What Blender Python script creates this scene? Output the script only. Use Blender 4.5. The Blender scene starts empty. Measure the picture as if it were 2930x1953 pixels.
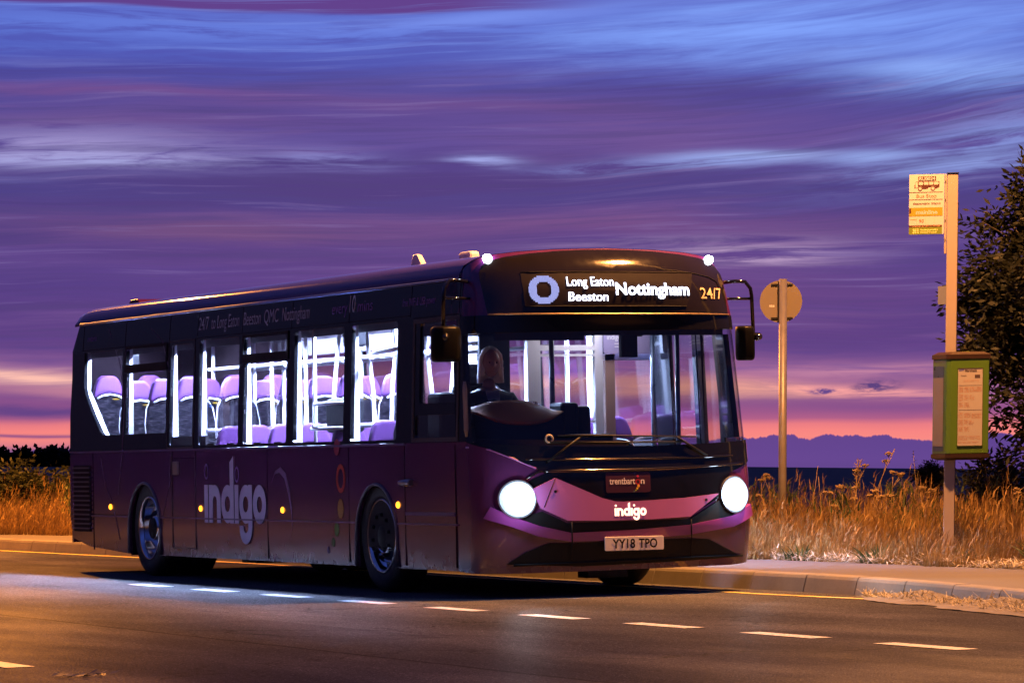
import bpy, bmesh, math, random
import numpy as np
from mathutils import Vector, Matrix

random.seed(7)
RNG = np.random.default_rng(11)
SC = bpy.context.scene
COL = SC.collection
R = math.radians

# ------------------------------------------------------------------ camera
FWD = Vector((-0.9121, 0.4088, 0.0299)).normalized()
_yaw, _roll = 1.1491, -0.0169
_rt = Vector((math.cos(_yaw), math.sin(_yaw), 0))
_up = _rt.cross(FWD)
RT = math.cos(_roll) * _rt + math.sin(_roll) * _up
UP = -math.sin(_roll) * _rt + math.cos(_roll) * _up
cam = bpy.data.cameras.new('camera')
cam.sensor_width = 36.0
cam.lens = 36.0 * 10809.4 / 2930.0
cam.clip_start = 0.5
cam.clip_end = 20000
camo = bpy.data.objects.new('camera', cam)
COL.objects.link(camo)
camo.matrix_world = Matrix(((RT.x, UP.x, -FWD.x, 27.172), (RT.y, UP.y, -FWD.y, -11.983), (RT.z, UP.z, -FWD.z, 1.1414), (0, 0, 0, 1)))
SC.camera = camo
CAM = camo.location.copy()

SC.view_settings.view_transform = 'Standard'
SC.view_settings.look = 'None'
SC.view_settings.exposure = 0.0
SC.view_settings.gamma = 1.0
SC.cycles.use_denoising = True
SC.cycles.max_bounces = 10
SC.cycles.transparent_max_bounces = 24
SC.cycles.diffuse_bounces = 4
SC.cycles.glossy_bounces = 4
SC.cycles.sample_clamp_indirect = 6.0
SC.cycles.caustics_reflective = False
SC.cycles.caustics_refractive = False


def lin(r, g=None, b=None):
    if g is None:
        r, g, b = r
    f = lambda c: (c / 255) / 12.92 if c / 255 <= 0.04045 else ((c / 255 + 0.055) / 1.055) ** 2.4
    return (f(r), f(g), f(b))


# ------------------------------------------------------------------ node helpers
class NG:
    def __init__(self, nt):
        self.nt = nt

    def node(self, t, **kw):
        n = self.nt.nodes.new(t)
        for k, v in kw.items():
            setattr(n, k, v)
        return n

    def put(self, sock, v):
        if isinstance(v, E):
            self.nt.links.new(v.s, sock)
        elif hasattr(v, 'is_output'):
            self.nt.links.new(v, sock)
        elif isinstance(v, (tuple, list)) and len(v) == 3 and sock.type == 'RGBA':
            sock.default_value = (*v, 1)
        else:
            sock.default_value = v

    def math(self, op, a, b=0.0, c=0.0, clamp=False):
        n = self.node('ShaderNodeMath', operation=op, use_clamp=clamp)
        self.put(n.inputs[0], a); self.put(n.inputs[1], b); self.put(n.inputs[2], c)
        return E(self, n.outputs[0])

    def xyz(self, x, y, z):
        n = self.node('ShaderNodeCombineXYZ')
        self.put(n.inputs[0], x); self.put(n.inputs[1], y); self.put(n.inputs[2], z)
        return n.outputs[0]

    def sep(self, v):
        n = self.node('ShaderNodeSeparateXYZ')
        self.put(n.inputs[0], v)
        return [E(self, o) for o in n.outputs]

    def noise(self, vec, scale=1.0, detail=3.0, rough=0.55, dist=0.0):
        n = self.node('ShaderNodeTexNoise')
        self.put(n.inputs['Vector'], vec)
        n.inputs['Scale'].default_value = scale
        n.inputs['Detail'].default_value = detail
        n.inputs['Roughness'].default_value = rough
        n.inputs['Distortion'].default_value = dist
        return E(self, n.outputs['Fac'])

    def mix(self, f, a, b, mode='MIX'):
        n = self.node('ShaderNodeMix', data_type='RGBA', blend_type=mode)
        n.clamp_factor = True
        self.put(n.inputs[0], f); self.put(n.inputs[6], a); self.put(n.inputs[7], b)
        return n.outputs[2]

    def ramp(self, f, stops, interp='LINEAR'):
        n = self.node('ShaderNodeValToRGB')
        cr = n.color_ramp
        cr.interpolation = interp
        while len(cr.elements) < len(stops):
            cr.elements.new(0.5)
        for e, (p, c) in zip(cr.elements, stops):
            e.position = p
            e.color = (*c, 1)
        self.put(n.inputs[0], f)
        return n.outputs[0]

    def smooth(self, x, a, b):
        n = self.node('ShaderNodeMapRange', interpolation_type='SMOOTHSTEP')
        self.put(n.inputs[0], x)
        n.inputs[1].default_value = a; n.inputs[2].default_value = b
        return E(self, n.outputs[0])

    def coord(self, which='Object'):
        return self.node('ShaderNodeTexCoord').outputs[which]

    def scaled(self, vec, s):
        n = self.node('ShaderNodeVectorMath', operation='MULTIPLY')
        self.put(n.inputs[0], vec)
        n.inputs[1].default_value = s
        return n.outputs[0]


class E:
    def __init__(self, g, s):
        self.g = g; self.s = s

    def __add__(self, o): return self.g.math('ADD', self, o)
    def __radd__(self, o): return self.g.math('ADD', o, self)
    def __sub__(self, o): return self.g.math('SUBTRACT', self, o)
    def __rsub__(self, o): return self.g.math('SUBTRACT', o, self)
    def __mul__(self, o): return self.g.math('MULTIPLY', self, o)
    def __rmul__(self, o): return self.g.math('MULTIPLY', o, self)
    def __truediv__(self, o): return self.g.math('DIVIDE', self, o)


def clamp01(e):
    return e.g.math('ADD', e, 0.0, clamp=True)


# ------------------------------------------------------------------ world: dusk sky with streaked cloud
def build_world():
    w = bpy.data.worlds.new('World')
    SC.world = w
    w.use_nodes = True
    nt = w.node_tree
    nt.nodes.clear()
    g = NG(nt)
    d = g.coord('Generated')
    x, y, z = g.sep(d)
    F = x * -0.9125 + y * 0.4090
    Rr = x * 0.4090 + y * 0.9125
    A = g.math('ARCTAN2', Rr, F)
    El = g.math('ARCSINE', z)
    q = A * 100.0
    v = (El + A * 0.0169) * 100.0
    # gentle warping so that no band is ruler straight
    wv = g.noise(g.xyz(q * 0.07, v * 0.25, 3.0), 1.0, 2.0, 0.5)
    v2 = v + (wv - 0.5) * 1.1
    # fan the streaks: tilt up to the right, more at the right and higher up
    tilt = clamp01((q + 2.0) * 0.07) * clamp01((v - 6.0) * 0.3)
    vs = v2 - q * 0.02 - tilt * (q - 3.0) * 0.12
    stops = [(-3, (34, 36, 66)), (-0.5, (70, 58, 128)), (0.1, (120, 84, 146)), (0.35, (246, 138, 132)), (0.72, (240, 128, 130)), (0.95, (160, 88, 138)),
             (1.5, (112, 72, 140)), (1.95, (160, 104, 148)), (2.35, (140, 94, 152)), (3.0, (84, 64, 148)), (4.1, (74, 60, 148)), (5.2, (82, 67, 156)),
             (6.2, (70, 62, 150)), (7.0, (62, 62, 148)), (7.8, (88, 80, 168)), (8.8, (88, 77, 164)), (9.6, (72, 76, 168)), (10.3, (62, 82, 180)),
             (11.2, (78, 106, 204)), (12.6, (84, 98, 192)), (17, (66, 78, 166)), (30, (48, 56, 126)), (60, (34, 42, 100)), (157, (28, 34, 84))]
    lo, hi = -3.0, 157.0
    tpos = lambda s: ((s - lo) / (hi - lo)) ** 0.42
    f = g.math('POWER', clamp01((v2 - lo) / (hi - lo)), 0.42)
    base = g.ramp(f, [(tpos(s), lin(c)) for s, c in stops])
    col = base
    # broad cloud rolls
    n1 = g.noise(g.xyz(q * 0.055, vs * 0.75, 0.0), 1.0, 5.0, 0.55, 0.4)
    n2 = g.noise(g.xyz(q * 0.10 + 5.0, vs * 1.7, 4.0), 1.0, 6.0, 0.62, 0.3)
    n3 = g.noise(g.xyz(q * 0.28 + 2.0, vs * 3.6, 9.0), 1.0, 6.0, 0.65, 0.5)
    n4 = g.noise(g.xyz(q * 1.3, v * 5.5, 2.0), 1.0, 6.0, 0.7, 0.3)
    mid = g.smooth(v, 1.3, 2.4) * (1.0 - g.smooth(v, 9.6, 10.8))
    col = g.mix(g.smooth(n1, 0.50, 0.66) * mid * 0.42, col, lin(106, 82, 160))
    col = g.mix((1.0 - g.smooth(n1, 0.34, 0.50)) * mid * 0.75, col, lin(62, 58, 144))
    col = g.mix(g.smooth(n2, 0.52, 0.72) * mid * 0.45, col, lin(124, 92, 166))
    col = g.mix((1.0 - g.smooth(n2, 0.30, 0.47)) * mid * 0.5, col, lin(64, 62, 152))
    upper = g.smooth(v, 9.2, 10.6)
    col = g.mix(g.smooth(n2, 0.50, 0.74) * upper * (g.smooth(q, -6.0, 6.0) * 0.55 + 0.2), col, lin(112, 150, 240))
    col = g.mix((1.0 - g.smooth(n3, 0.36, 0.54)) * upper * 0.55, col, lin(62, 74, 172))

    def blob(q0, v0, sq, sv, slope, c, amp, lo_=0.30, hi_=0.62, nn=None):
        nonlocal col
        dq = (q - q0) / sq + (n1 - 0.5) * 1.6
        dv = (v2 - v0 - (q - q0) * slope) / sv + (n3 - 0.5) * 1.7
        e = g.math('EXPONENT', (dq * dq + dv * dv) * -1.0)
        k = e * amp
        if nn is not None:
            k = k * g.smooth(nn, lo_, hi_)
        col = g.mix(clamp01(k), col, lin(c))

    # mauve bands
    blob(-9.5, 9.45, 7.5, 0.20, -0.035, (122, 82, 156), 0.75, 0.3, 0.6, n2)
    blob(0.5, 9.1, 4.5, 0.20, -0.02, (118, 82, 154), 0.6)
    blob(-10.5, 8.75, 6.5, 0.20, 0.0, (110, 76, 150), 0.55)
    blob(-8.0, 5.95, 6.0, 0.4, 0.0, (122, 84, 140), 0.75)
    blob(3.0, 6.1, 7.5, 0.35, -0.03, (126, 84, 148), 0.6)
    blob(6.0, 4.5, 8.0, 0.6, -0.05, (104, 72, 150), 0.6)
    blob(4.0, 8.3, 4.5, 0.5, 0.02, (122, 92, 166), 0.6)
    # blue openings and bright veils
    blob(-8.0, 11.3, 8.5, 0.34, 0.0, (92, 124, 222), 0.9, 0.34, 0.62, n3)
    blob(8.5, 11.3, 6.5, 0.85, 0.05, (122, 162, 252), 1.0, 0.22, 0.60, n2)
    blob(12.0, 10.2, 3.4, 0.5, 0.02, (138, 176, 255), 1.0, 0.22, 0.6, n2)
    blob(-0.5, 11.5, 3.5, 0.22, 0.05, (112, 144, 238), 0.8)
    blob(13.0, 8.5, 3.6, 0.75, 0.28, (142, 162, 238), 1.0, 0.34, 0.60, n3)
    blob(12.2, 7.65, 3.0, 0.32, 0.10, (150, 172, 244), 0.9, 0.30, 0.6, n3)
    blob(-11.6, 8.05, 3.6, 0.50, 0.0, (172, 162, 224), 1.15, 0.30, 0.58, n3)
    blob(-11.3, 7.72, 3.0, 0.20, 0.0, (186, 190, 250), 1.0, 0.34, 0.6, n3)
    blob(-5.2, 7.80, 1.4, 0.26, 0.0, (146, 150, 224), 1.0, 0.34, 0.58, n3)
    blob(-0.9, 7.77, 0.9, 0.14, 0.0, (170, 182, 250), 1.2, .42, .6, n2)
    blob(6.4, 7.85, 2.2, 0.16, 0.01, (168, 190, 255), 1.15)
    blob(5.2, 7.72, 1.9, 0.2, 0.04, (156, 178, 250), 1.0, 0.30, 0.55, n3)
    blob(9.6, 7.78, 1.3, 0.16, 0.06, (156, 182, 252), 0.95)
    blob(2.2, 7.6, 1.8, 0.16, 0.03, (140, 158, 232), 0.9, 0.34, 0.6, n3)
    blob(-12.0, 7.25, 4.0, 0.10, 0.03, (128, 130, 205), 0.7)
    blob(1.5, 6.95, 10.0, 0.34, 0.0, (62, 66, 150), 0.75)
    blob(-9.0, 6.9, 6.0, 0.35, 0.0, (62, 66, 150), 0.75)
    blob(6.2, 5.3, 2.4, 0.30, 0.03, (196, 166, 212), 1.3, 0.34, 0.62, n3)
    blob(3.0, 5.6, 3.0, 0.14, 0.03, (150, 128, 186), 0.9, 0.36, 0.6, n3)
    blob(-8.5, 5.3, 4.0, 0.3, 0.0, (76, 60, 146), 0.6)
    # dark strip over the top left
    edge = g.smooth(v2 + q * 0.012, 11.62, 11.78) * (1.0 - g.smooth(v, 13.0, 14.5)) * (1.0 - g.smooth(q, -2.0, 3.5))
    col = g.mix(edge * 0.95, col, lin(86, 54, 136))
    # low lit cloud near the horizon
    blob(-12.6, 2.05, 3.2, 0.22, -0.05, (248, 190, 178), 1.1, 0.28, 0.55, n2)
    blob(-11.0, 1.62, 3.0, 0.16, -0.03, (190, 128, 154), 0.8)
    blob(8.4, 1.75, 4.0, 0.16, -0.06, (244, 160, 164), 1.2, 0.36, 0.60, n3)
    blob(10.0, 2.35, 4.0, 0.15, 0.04, (196, 134, 166), 0.8, 0.35, 0.6, n3)
    blob(2.5, 1.85, 4.6, 0.26, -0.03, (246, 176, 144), 1.0, 0.3, 0.6, n2)
    blob(9.5, 1.25, 3.4, 0.16, -0.04, (122, 76, 140), 0.9)
    blob(-12.5, 1.1, 4.2, 0.17, 0.0, (80, 60, 134), 1.0)
    blob(-12.6, 0.48, 4.0, 0.045, -0.03, (128, 76, 134), 0.9)
    blob(9.55, 1.86, 0.60, 0.15, 0.02, (62, 56, 126), 1.5, 0.36, 0.62, n4)
    blob(8.2, 1.74, 0.40, 0.09, 0.0, (80, 66, 140), 1.5, 0.40, 0.62, n4)
    # cloud bank lying on the horizon, billowed top
    nb = g.noise(g.xyz(q * 0.50, 0.0, 1.0), 1.0, 8.0, 0.66)
    right = g.smooth(q, -8.0, -2.0)
    top = right * 0.34 + (nb - 0.5) * 1.05 + 0.12
    bank = 1.0 - g.smooth(v - top, -0.02, 0.03)
    bankc = g.ramp(clamp01((v + 1.0) / 2.0), [(0.0, lin(64, 58, 128)), (0.45, lin(84, 66, 146)), (1.0, lin(70, 60, 140))])
    col = g.mix(bank, col, bankc)
    tone = g.smooth(v, 2.0, 3.2) * (1.0 - g.smooth(v, 9.4, 10.6))
    col = g.mix(tone, col, g.mix(1.0, col, (0.74, 0.76, 0.80), 'MULTIPLY'))
    band = g.noise(g.xyz(q * 0.04 + 9.0, vs * 1.15, 7.0), 1.0, 5.0, 0.6, 0.5)
    col = g.mix((1.0 - g.smooth(band, 0.36, 0.50)) * g.smooth(v, 2.2, 3.4) * (1.0 - g.smooth(v, 7.2, 7.8)) * 0.7, col, lin(56, 50, 126))
    col = g.mix(g.smooth(band, 0.54, 0.68) * g.smooth(v, 2.6, 3.6) * (1.0 - g.smooth(v, 7.0, 7.6)) * 0.45, col, lin(112, 82, 146))
    n5 = g.noise(g.xyz(q * 0.13 + 3.0, vs * 5.2, 12.0), 1.0, 6.0, 0.62, 0.3)
    fine = g.smooth(v, 2.3, 3.2) * (1.0 - g.smooth(v, 9.6, 10.6))
    col = g.mix((1.0 - g.smooth(n5, 0.36, 0.52)) * fine * 0.40, col, lin(54, 56, 124))
    col = g.mix(g.smooth(n5, 0.54, 0.72) * fine * 0.34, col, lin(132, 118, 182))
    col = g.mix(g.smooth(n5, 0.52, 0.70) * g.smooth(v, 9.8, 10.8) * 0.35, col, lin(120, 152, 240))
    # away from the afterglow the sky is plain deep blue dusk
    away = g.smooth(g.math('ABSOLUTE', A), 0.20, 0.62)
    dusk = g.ramp(clamp01(El / 1.57), [(0.0, lin(24, 22, 46)), (0.10, lin(32, 34, 76)), (0.34, lin(46, 64, 142)), (1.0, lin(20, 25, 54))])
    col = g.mix(away, col, dusk)
    below = 1.0 - g.smooth(El, -0.06, -0.03)
    col = g.mix(below, col, (0.012, 0.010, 0.012))
    sky = g.node('ShaderNodeTexSky', sky_type='NISHITA')
    sky.sun_disc = False
    sky.sun_elevation = R(0.5)
    sky.sun_rotation = R(-66)
    skyl = g.mix(1.0, sky.outputs[0], (0.004, 0.004, 0.006), 'MULTIPLY')
    col = g.mix(1.0, col, skyl, 'ADD')
    bg = g.node('ShaderNodeBackground')
    g.put(bg.inputs[0], col)
    bg.inputs[1].default_value = 1.0
    out = g.node('ShaderNodeOutputWorld')
    nt.links.new(bg.outputs[0], out.inputs[0])


build_world()

# ------------------------------------------------------------------ materials
MATS = {}


def principled(name, color, rough=0.5, metal=0.0, spec=0.5, coat=0.0, emit=None, estr=0.0, alpha=None):
    m = bpy.data.materials.new(name)
    m.use_nodes = True
    b = m.node_tree.nodes['Principled BSDF']
    b.inputs['Base Color'].default_value = (*color, 1)
    b.inputs['Roughness'].default_value = rough
    b.inputs['Metallic'].default_value = metal
    b.inputs['Specular IOR Level'].default_value = spec
    b.inputs['Coat Weight'].default_value = coat
    b.inputs['Coat Roughness'].default_value = 0.04
    if emit:
        b.inputs['Emission Color'].default_value = (*emit, 1)
        b.inputs['Emission Strength'].default_value = estr
    MATS[name] = m
    return m, b, NG(m.node_tree)


def varied(name, color, rough=0.5, amount=0.25, scale=6.0, rvar=0.12, bump=0.0, bscale=60.0, **kw):
    """principled with mottled colour, uneven gloss and optional bump"""
    m, b, g = principled(name, color, rough, **kw)
    oc = g.coord('Object')
    n = g.noise(oc, scale, 4.0, 0.6)
    dark = tuple(c * (1 - amount) for c in color); lite = tuple(min(1, c * (1 + amount)) for c in color)
    g.put(b.inputs['Base Color'], g.mix(n, dark, lite))
    n2 = g.noise(oc, scale * 3.1, 3.0, 0.6)
    g.put(b.inputs['Roughness'], clamp01((n2 - 0.5) * (2 * rvar) + rough))
    if bump:
        bp = g.node('ShaderNodeBump')
        bp.inputs['Strength'].default_value = bump
        bp.inputs['Distance'].default_value = 0.01
        g.put(bp.inputs['Height'], g.noise(oc, bscale, 3.0, 0.6))
        g.put(b.inputs['Normal'], bp.outputs[0])
    return m


def glass(name, tint, refl=1.0, f0=0.04):
    m = bpy.data.materials.new(name)
    m.use_nodes = True
    nt = m.node_tree
    nt.nodes.clear()
    g = NG(nt)
    tr = g.node('ShaderNodeBsdfTransparent'); tr.inputs[0].default_value = (*tint, 1)
    gl = g.node('ShaderNodeBsdfGlossy'); gl.inputs['Roughness'].default_value = 0.02
    gl.inputs[0].default_value = (refl, refl, refl, 1)
    # the same reflectance from either face of the pane (thin sheet)
    ge = g.node('ShaderNodeNewGeometry')
    dt = g.node('ShaderNodeVectorMath', operation='DOT_PRODUCT')
    nt.links.new(ge.outputs['Normal'], dt.inputs[0]); nt.links.new(ge.outputs['Incoming'], dt.inputs[1])
    c = g.math('ABSOLUTE', E(g, dt.outputs['Value']))
    fr = g.math('POWER', 1.0 - c, 5.0) * (1.0 - f0) + f0
    mx = g.node('ShaderNodeMixShader')
    nt.links.new(fr.s, mx.inputs[0]); nt.links.new(tr.outputs[0], mx.inputs[1]); nt.links.new(gl.outputs[0], mx.inputs[2])
    o = g.node('ShaderNodeOutputMaterial')
    nt.links.new(mx.outputs[0], o.inputs[0])
    MATS[name] = m
    return m


def emitter(name, color, strength):
    m = bpy.data.materials.new(name)
    m.use_nodes = True
    nt = m.node_tree
    nt.nodes.clear()
    g = NG(nt)
    e = g.node('ShaderNodeEmission')
    e.inputs[0].default_value = (*color, 1); e.inputs[1].default_value = strength
    o = g.node('ShaderNodeOutputMaterial')
    nt.links.new(e.outputs[0], o.inputs[0])
    MATS[name] = m
    return m


PAINT = varied('purple_paint', (0.105, 0.022, 0.085), 0.16, 0.12, 2.0, 0.06, coat=0.6)
PINK = varied('magenta_paint', (0.40, 0.13, 0.38), 0.34, 0.06, 3.0, 0.06, coat=0.35)
BLACKG = varied('black_gloss', (0.006, 0.006, 0.007), 0.10, 0.2, 5.0, 0.05, coat=0.5)
BROWNG = varied('dome_black', (0.010, 0.008, 0.007), 0.085, 0.2, 5.0, 0.03)
BLACKM = varied('black_plastic', (0.008, 0.008, 0.009), 0.58, 0.3, 12.0, 0.12, bump=0.15, bscale=240, spec=0.2)
TRIMC = varied('trim_metal', (0.30, 0.28, 0.30), 0.32, 0.2, 10.0, 0.1, metal=0.8)
RUBBER = varied('tyre_rubber', (0.012, 0.012, 0.013), 0.72, 0.35, 14.0, 0.15, bump=0.25, bscale=90)
CHROME = varied('polished_rim', (0.62, 0.63, 0.66), 0.10, 0.08, 8.0, 0.05, metal=1.0)
WHITEP = varied('white_paint', (0.78, 0.78, 0.80), 0.4, 0.05, 8.0, 0.1)
LETTER = varied('pale_vinyl', (0.66, 0.58, 0.74), 0.45, 0.06, 8.0, 0.1)
GREYTXT = varied('grey_vinyl', (0.42, 0.38, 0.46), 0.5, 0.1, 20.0, 0.1)
PURTXT = varied('violet_vinyl', (0.20, 0.09, 0.34), 0.5, 0.1, 20.0, 0.1)
SIDEGLASS = glass('side_glass', (0.94, 0.915, 0.94), 1.0, 0.085)
SCREEN = glass('screen_glass', (0.96, 0.95, 0.96), 0.8)
WHITEL = emitter('saloon_light', (0.42, 0.58, 1.0), 900.0)
LEDW = emitter('led_white', (0.78, 0.80, 1.0), 5.0)
LEDB = emitter('led_ring', (0.44, 0.48, 1.0), 1.3)
def headlamp_glow():
    m = bpy.data.materials.new('headlamp_lens')
    m.use_nodes = True
    nt = m.node_tree; nt.nodes.clear()
    g = NG(nt)
    x, y, z = g.sep(g.coord('Object'))
    dy = g.math('MINIMUM', g.math('ABSOLUTE', y - 0.275), g.math('ABSOLUTE', y - 2.185))
    dz = z - 0.79
    r2 = dy * dy + dz * dz
    core = g.math('EXPONENT', r2 * (-1.0 / 0.064 ** 2))
    flute = g.noise(g.xyz(x * 4.0, y * 70.0, z * 25.0), 1.0, 2.0, 0.5)
    e = g.node('ShaderNodeEmission')
    g.put(e.inputs[0], g.mix(core, (0.55, 0.74, 1.0), (0.90, 0.95, 1.0)))
    g.put(e.inputs[1], core * 60.0 + flute * 1.5 + 0.4)
    o = g.node('ShaderNodeOutputMaterial'); nt.links.new(e.outputs[0], o.inputs[0])
    return m


HEADL = headlamp_glow()
MARKL = emitter('roof_marker', (0.80, 0.90, 1.0), 40.0)
AMBER = emitter('amber_lamp', (1.0, 0.36, 0.02), 4.5)
POLEW = varied('white_handrail', (0.80, 0.80, 0.82), 0.30, 0.04, 10.0, 0.08)
CEIL = varied('ceiling_panel', (0.036, 0.031, 0.034), 0.6, 0.06, 4.0, 0.1, spec=0.08)
LINING = varied('grey_lining', (0.022, 0.019, 0.020), 0.7, 0.15, 5.0, 0.1, spec=0.1)
def dirty(m, tint=(0.060, 0.045, 0.038)):
    g = NG(m.node_tree)
    b = m.node_tree.nodes['Principled BSDF']
    src = b.inputs['Base Color'].links[0].from_socket
    oc = g.coord('Object')
    x, y, z = g.sep(oc)
    n = g.noise(g.xyz(x * 1.5, y * 1.5, z * 5.0), 1.0, 5.0, 0.65)
    n2 = g.noise(g.xyz(x * 14.0, y * 14.0, z * 2.0), 1.0, 3.0, 0.6)
    k = (1.0 - g.smooth(z + (n - 0.5) * 0.35, 0.10, 0.95)) * 0.34 + g.smooth(n2, 0.58, 0.80) * 0.10
    g.put(b.inputs['Base Color'], g.mix(clamp01(k), src, tint))
    rs = b.inputs['Roughness'].links[0].from_socket
    g.put(b.inputs['Roughness'], clamp01(E(g, rs) + k * 0.35))
    return m


dirty(PAINT)
DARKL = varied('dark_lining', (0.014, 0.012, 0.016), 0.7, 0.25, 5.0, 0.1, spec=0.12)
VIOLET = varied('violet_leather', (0.078, 0.028, 0.107), 0.5, 0.07, 9.0, 0.1, bump=0.1, bscale=130, spec=0.08)
FLOORV = varied('bus_floor_vinyl', (0.03, 0.028, 0.032), 0.7, 0.3, 40.0, 0.1, spec=0.1)


def moquette():
    m, b, g = principled('woven_moquette', (0.05, 0.05, 0.08), 0.9, spec=0.03)
    oc = g.coord('Object')
    x, y, z = g.sep(oc)
    n = g.noise(g.xyz(x * 6.0, y * 14.0, z * 110.0), 1.0, 3.0, 0.7)
    col = g.ramp(n, [(0.38, (0.0006, 0.0006, 0.0009)), (0.47, (0.0032, 0.0029, 0.0044)), (0.54, (0.0082, 0.0075, 0.010)), (0.64, (0.038, 0.033, 0.038))])
    br = g.node('ShaderNodeTexVoronoi')
    g.put(br.inputs['Vector'], g.xyz(x * 2.0, y * 9.0, z * 42.0))
    br.inputs['Scale'].default_value = 1.0
    r_, gg, bb = g.sep(br.outputs['Color'])
    fleck = g.math('GREATER_THAN', r_, 0.90) * g.math('LESS_THAN', E(g, br.outputs['Distance']), 0.42)
    fcol = g.ramp(gg, [(0.0, (0.16, 0.018, 0.006)), (0.33, (0.16, 0.018, 0.006)), (0.34, (0.16, 0.10, 0.008)), (0.66, (0.01, 0.03, 0.13)), (0.9, (0.01, 0.09, 0.02))], 'CONSTANT')
    g.put(b.inputs['Base Color'], g.mix(fleck, col, fcol))
    return m


MOQ = moquette()


# ------------------------------------------------------------------ mesh builder
def lerp(a, b, t):
    return a + (b - a) * t


class MB:
    """collects vertices and faces that end up as ONE mesh object"""
    def __init__(self):
        self.v = []; self.f = []; self.s = []; self.marks = []

    def nxt(self):
        """what follows is a further piece: an object of its own when built"""
        if self.v and (not self.marks or self.marks[-1][0] < len(self.v)):
            self.marks.append((len(self.v), len(self.f)))
        return self

    def add(self, vs, fs, smooth=False):
        o = len(self.v)
        self.v.extend([tuple(p) for p in vs])
        self.f.extend([tuple(i + o for i in f) for f in fs])
        self.s.extend([smooth] * len(fs))
        return self

    def box(self, lo, hi, M=None):
        x0, y0, z0 = lo; x1, y1, z1 = hi
        vs = [Vector(p) for p in ((x0, y0, z0), (x1, y0, z0), (x1, y1, z0), (x0, y1, z0), (x0, y0, z1), (x1, y0, z1), (x1, y1, z1), (x0, y1, z1))]
        if M is not None:
            vs = [M @ p for p in vs]
        return self.add(vs, [(3, 2, 1, 0), (4, 5, 6, 7), (0, 1, 5, 4), (1, 2, 6, 5), (2, 3, 7, 6), (3, 0, 4, 7)])

    def tube(self, pts, r, n=10, cap=True):
        pts = [Vector(p) for p in pts]
        rr = r if isinstance(r, (list, tuple)) else [r] * len(pts)
        rings = []
        prev = None
        for i, p in enumerate(pts):
            t = (pts[min(i + 1, len(pts) - 1)] - pts[max(i - 1, 0)]).normalized()
            if prev is None:
                a = Vector((0, 0, 1)) if abs(t.z) < 0.9 else Vector((1, 0, 0))
                u = t.cross(a).normalized()
            else:
                u = (prev - t * prev.dot(t)).normalized()
            prev = u
            w = t.cross(u)
            rings.append([p + (u * math.cos(2 * math.pi * k / n) + w * math.sin(2 * math.pi * k / n)) * rr[i] for k in range(n)])
        vs = [p for ring in rings for p in ring]
        fs = []
        for i in range(len(pts) - 1):
            for k in range(n):
                k2 = (k + 1) % n
                fs.append((i * n + k, i * n + k2, (i + 1) * n + k2, (i + 1) * n + k))
        self.add(vs, fs, True)
        if cap:
            o = len(self.v) - len(vs)
            self.f.append(tuple(o + k for k in reversed(range(n)))); self.s.append(False)
            self.f.append(tuple(o + (len(pts) - 1) * n + k for k in range(n))); self.s.append(False)
        return self

    def lathe(self, prof, center, axis='y', n=48, smooth=True, close=False):
        """prof: list of (radius, offset along axis)"""
        c = Vector(center)
        vs = []
        for r, a in prof:
            for k in range(n):
                t = 2 * math.pi * k / n
                if axis == 'y': p = Vector((r * math.cos(t), a, r * math.sin(t)))
                elif axis == 'x': p = Vector((a, r * math.cos(t), r * math.sin(t)))
                else: p = Vector((r * math.cos(t), r * math.sin(t), a))
                vs.append(c + p)
        fs = []
        for i in range(len(prof) - 1):
            for k in range(n):
                k2 = (k + 1) % n
                fs.append((i * n + k, i * n + k2, (i + 1) * n + k2, (i + 1) * n + k))
        return self.add(vs, fs, smooth)

    def prism(self, outline, a, b, mapf):
        """outline 2-D polygon, extruded between a and b; mapf(u, v, w) -> point"""
        n = len(outline)
        vs = [mapf(u, v, a) for u, v in outline] + [mapf(u, v, b) for u, v in outline]
        fs = [tuple(range(n)), tuple(reversed(range(n, 2 * n)))]
        fs += [(i, i + n, (i + 1) % n + n, (i + 1) % n) for i in range(n)]
        return self.add(vs, fs)

    def build(self, name, mat, parent=None, bevel=0.0, seg=2, fixn=True):
        if self.marks:
            ends = self.marks + [(len(self.v), len(self.f))]
            v0 = f0 = 0
            out = None
            for v1, f1 in ends:
                if v1 > v0:
                    m = MB()
                    m.v = self.v[v0:v1]; m.f = [tuple(i - v0 for i in f) for f in self.f[f0:f1]]; m.s = self.s[f0:f1]
                    out = m.build(name, mat, parent, bevel, seg, fixn)
                v0, f0 = v1, f1
            return out
        me = bpy.data.meshes.new(name)
        me.from_pydata([tuple(p) for p in self.v], [], self.f)
        me.polygons.foreach_set('use_smooth', self.s)
        if fixn:
            bm = bmesh.new(); bm.from_mesh(me)
            bmesh.ops.recalc_face_normals(bm, faces=bm.faces)
            bm.to_mesh(me); bm.free()
        me.update()
        o = bpy.data.objects.new(name, me)
        for m in (mat if isinstance(mat, (list, tuple)) else [mat]):
            me.materials.append(m)
        COL.objects.link(o)
        if parent is not None:
            o.parent = parent
            o.location = -total_loc(parent)
        if bevel:
            md = o.modifiers.new('bevel', 'BEVEL')
            md.width = bevel; md.segments = seg; md.limit_method = 'ANGLE'; md.angle_limit = R(35)
            md.harden_normals = False
        return o


def total_loc(o):
    p = Vector((0, 0, 0))
    while o is not None:
        p += o.location
        o = o.parent
    return p


def empty(name, loc=(0, 0, 0), parent=None):
    o = bpy.data.objects.new(name, None)
    COL.objects.link(o)
    o.location = Vector(loc)
    if parent is not None:
        o.parent = parent
        o.location = Vector(loc) - total_loc(parent)
    return o


def tag(o, label=None, cat=None, group=None, kind=None):
    if label: o['label'] = label
    if cat: o['category'] = cat
    if group: o['group'] = group
    if kind: o['kind'] = kind
    return o


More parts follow.
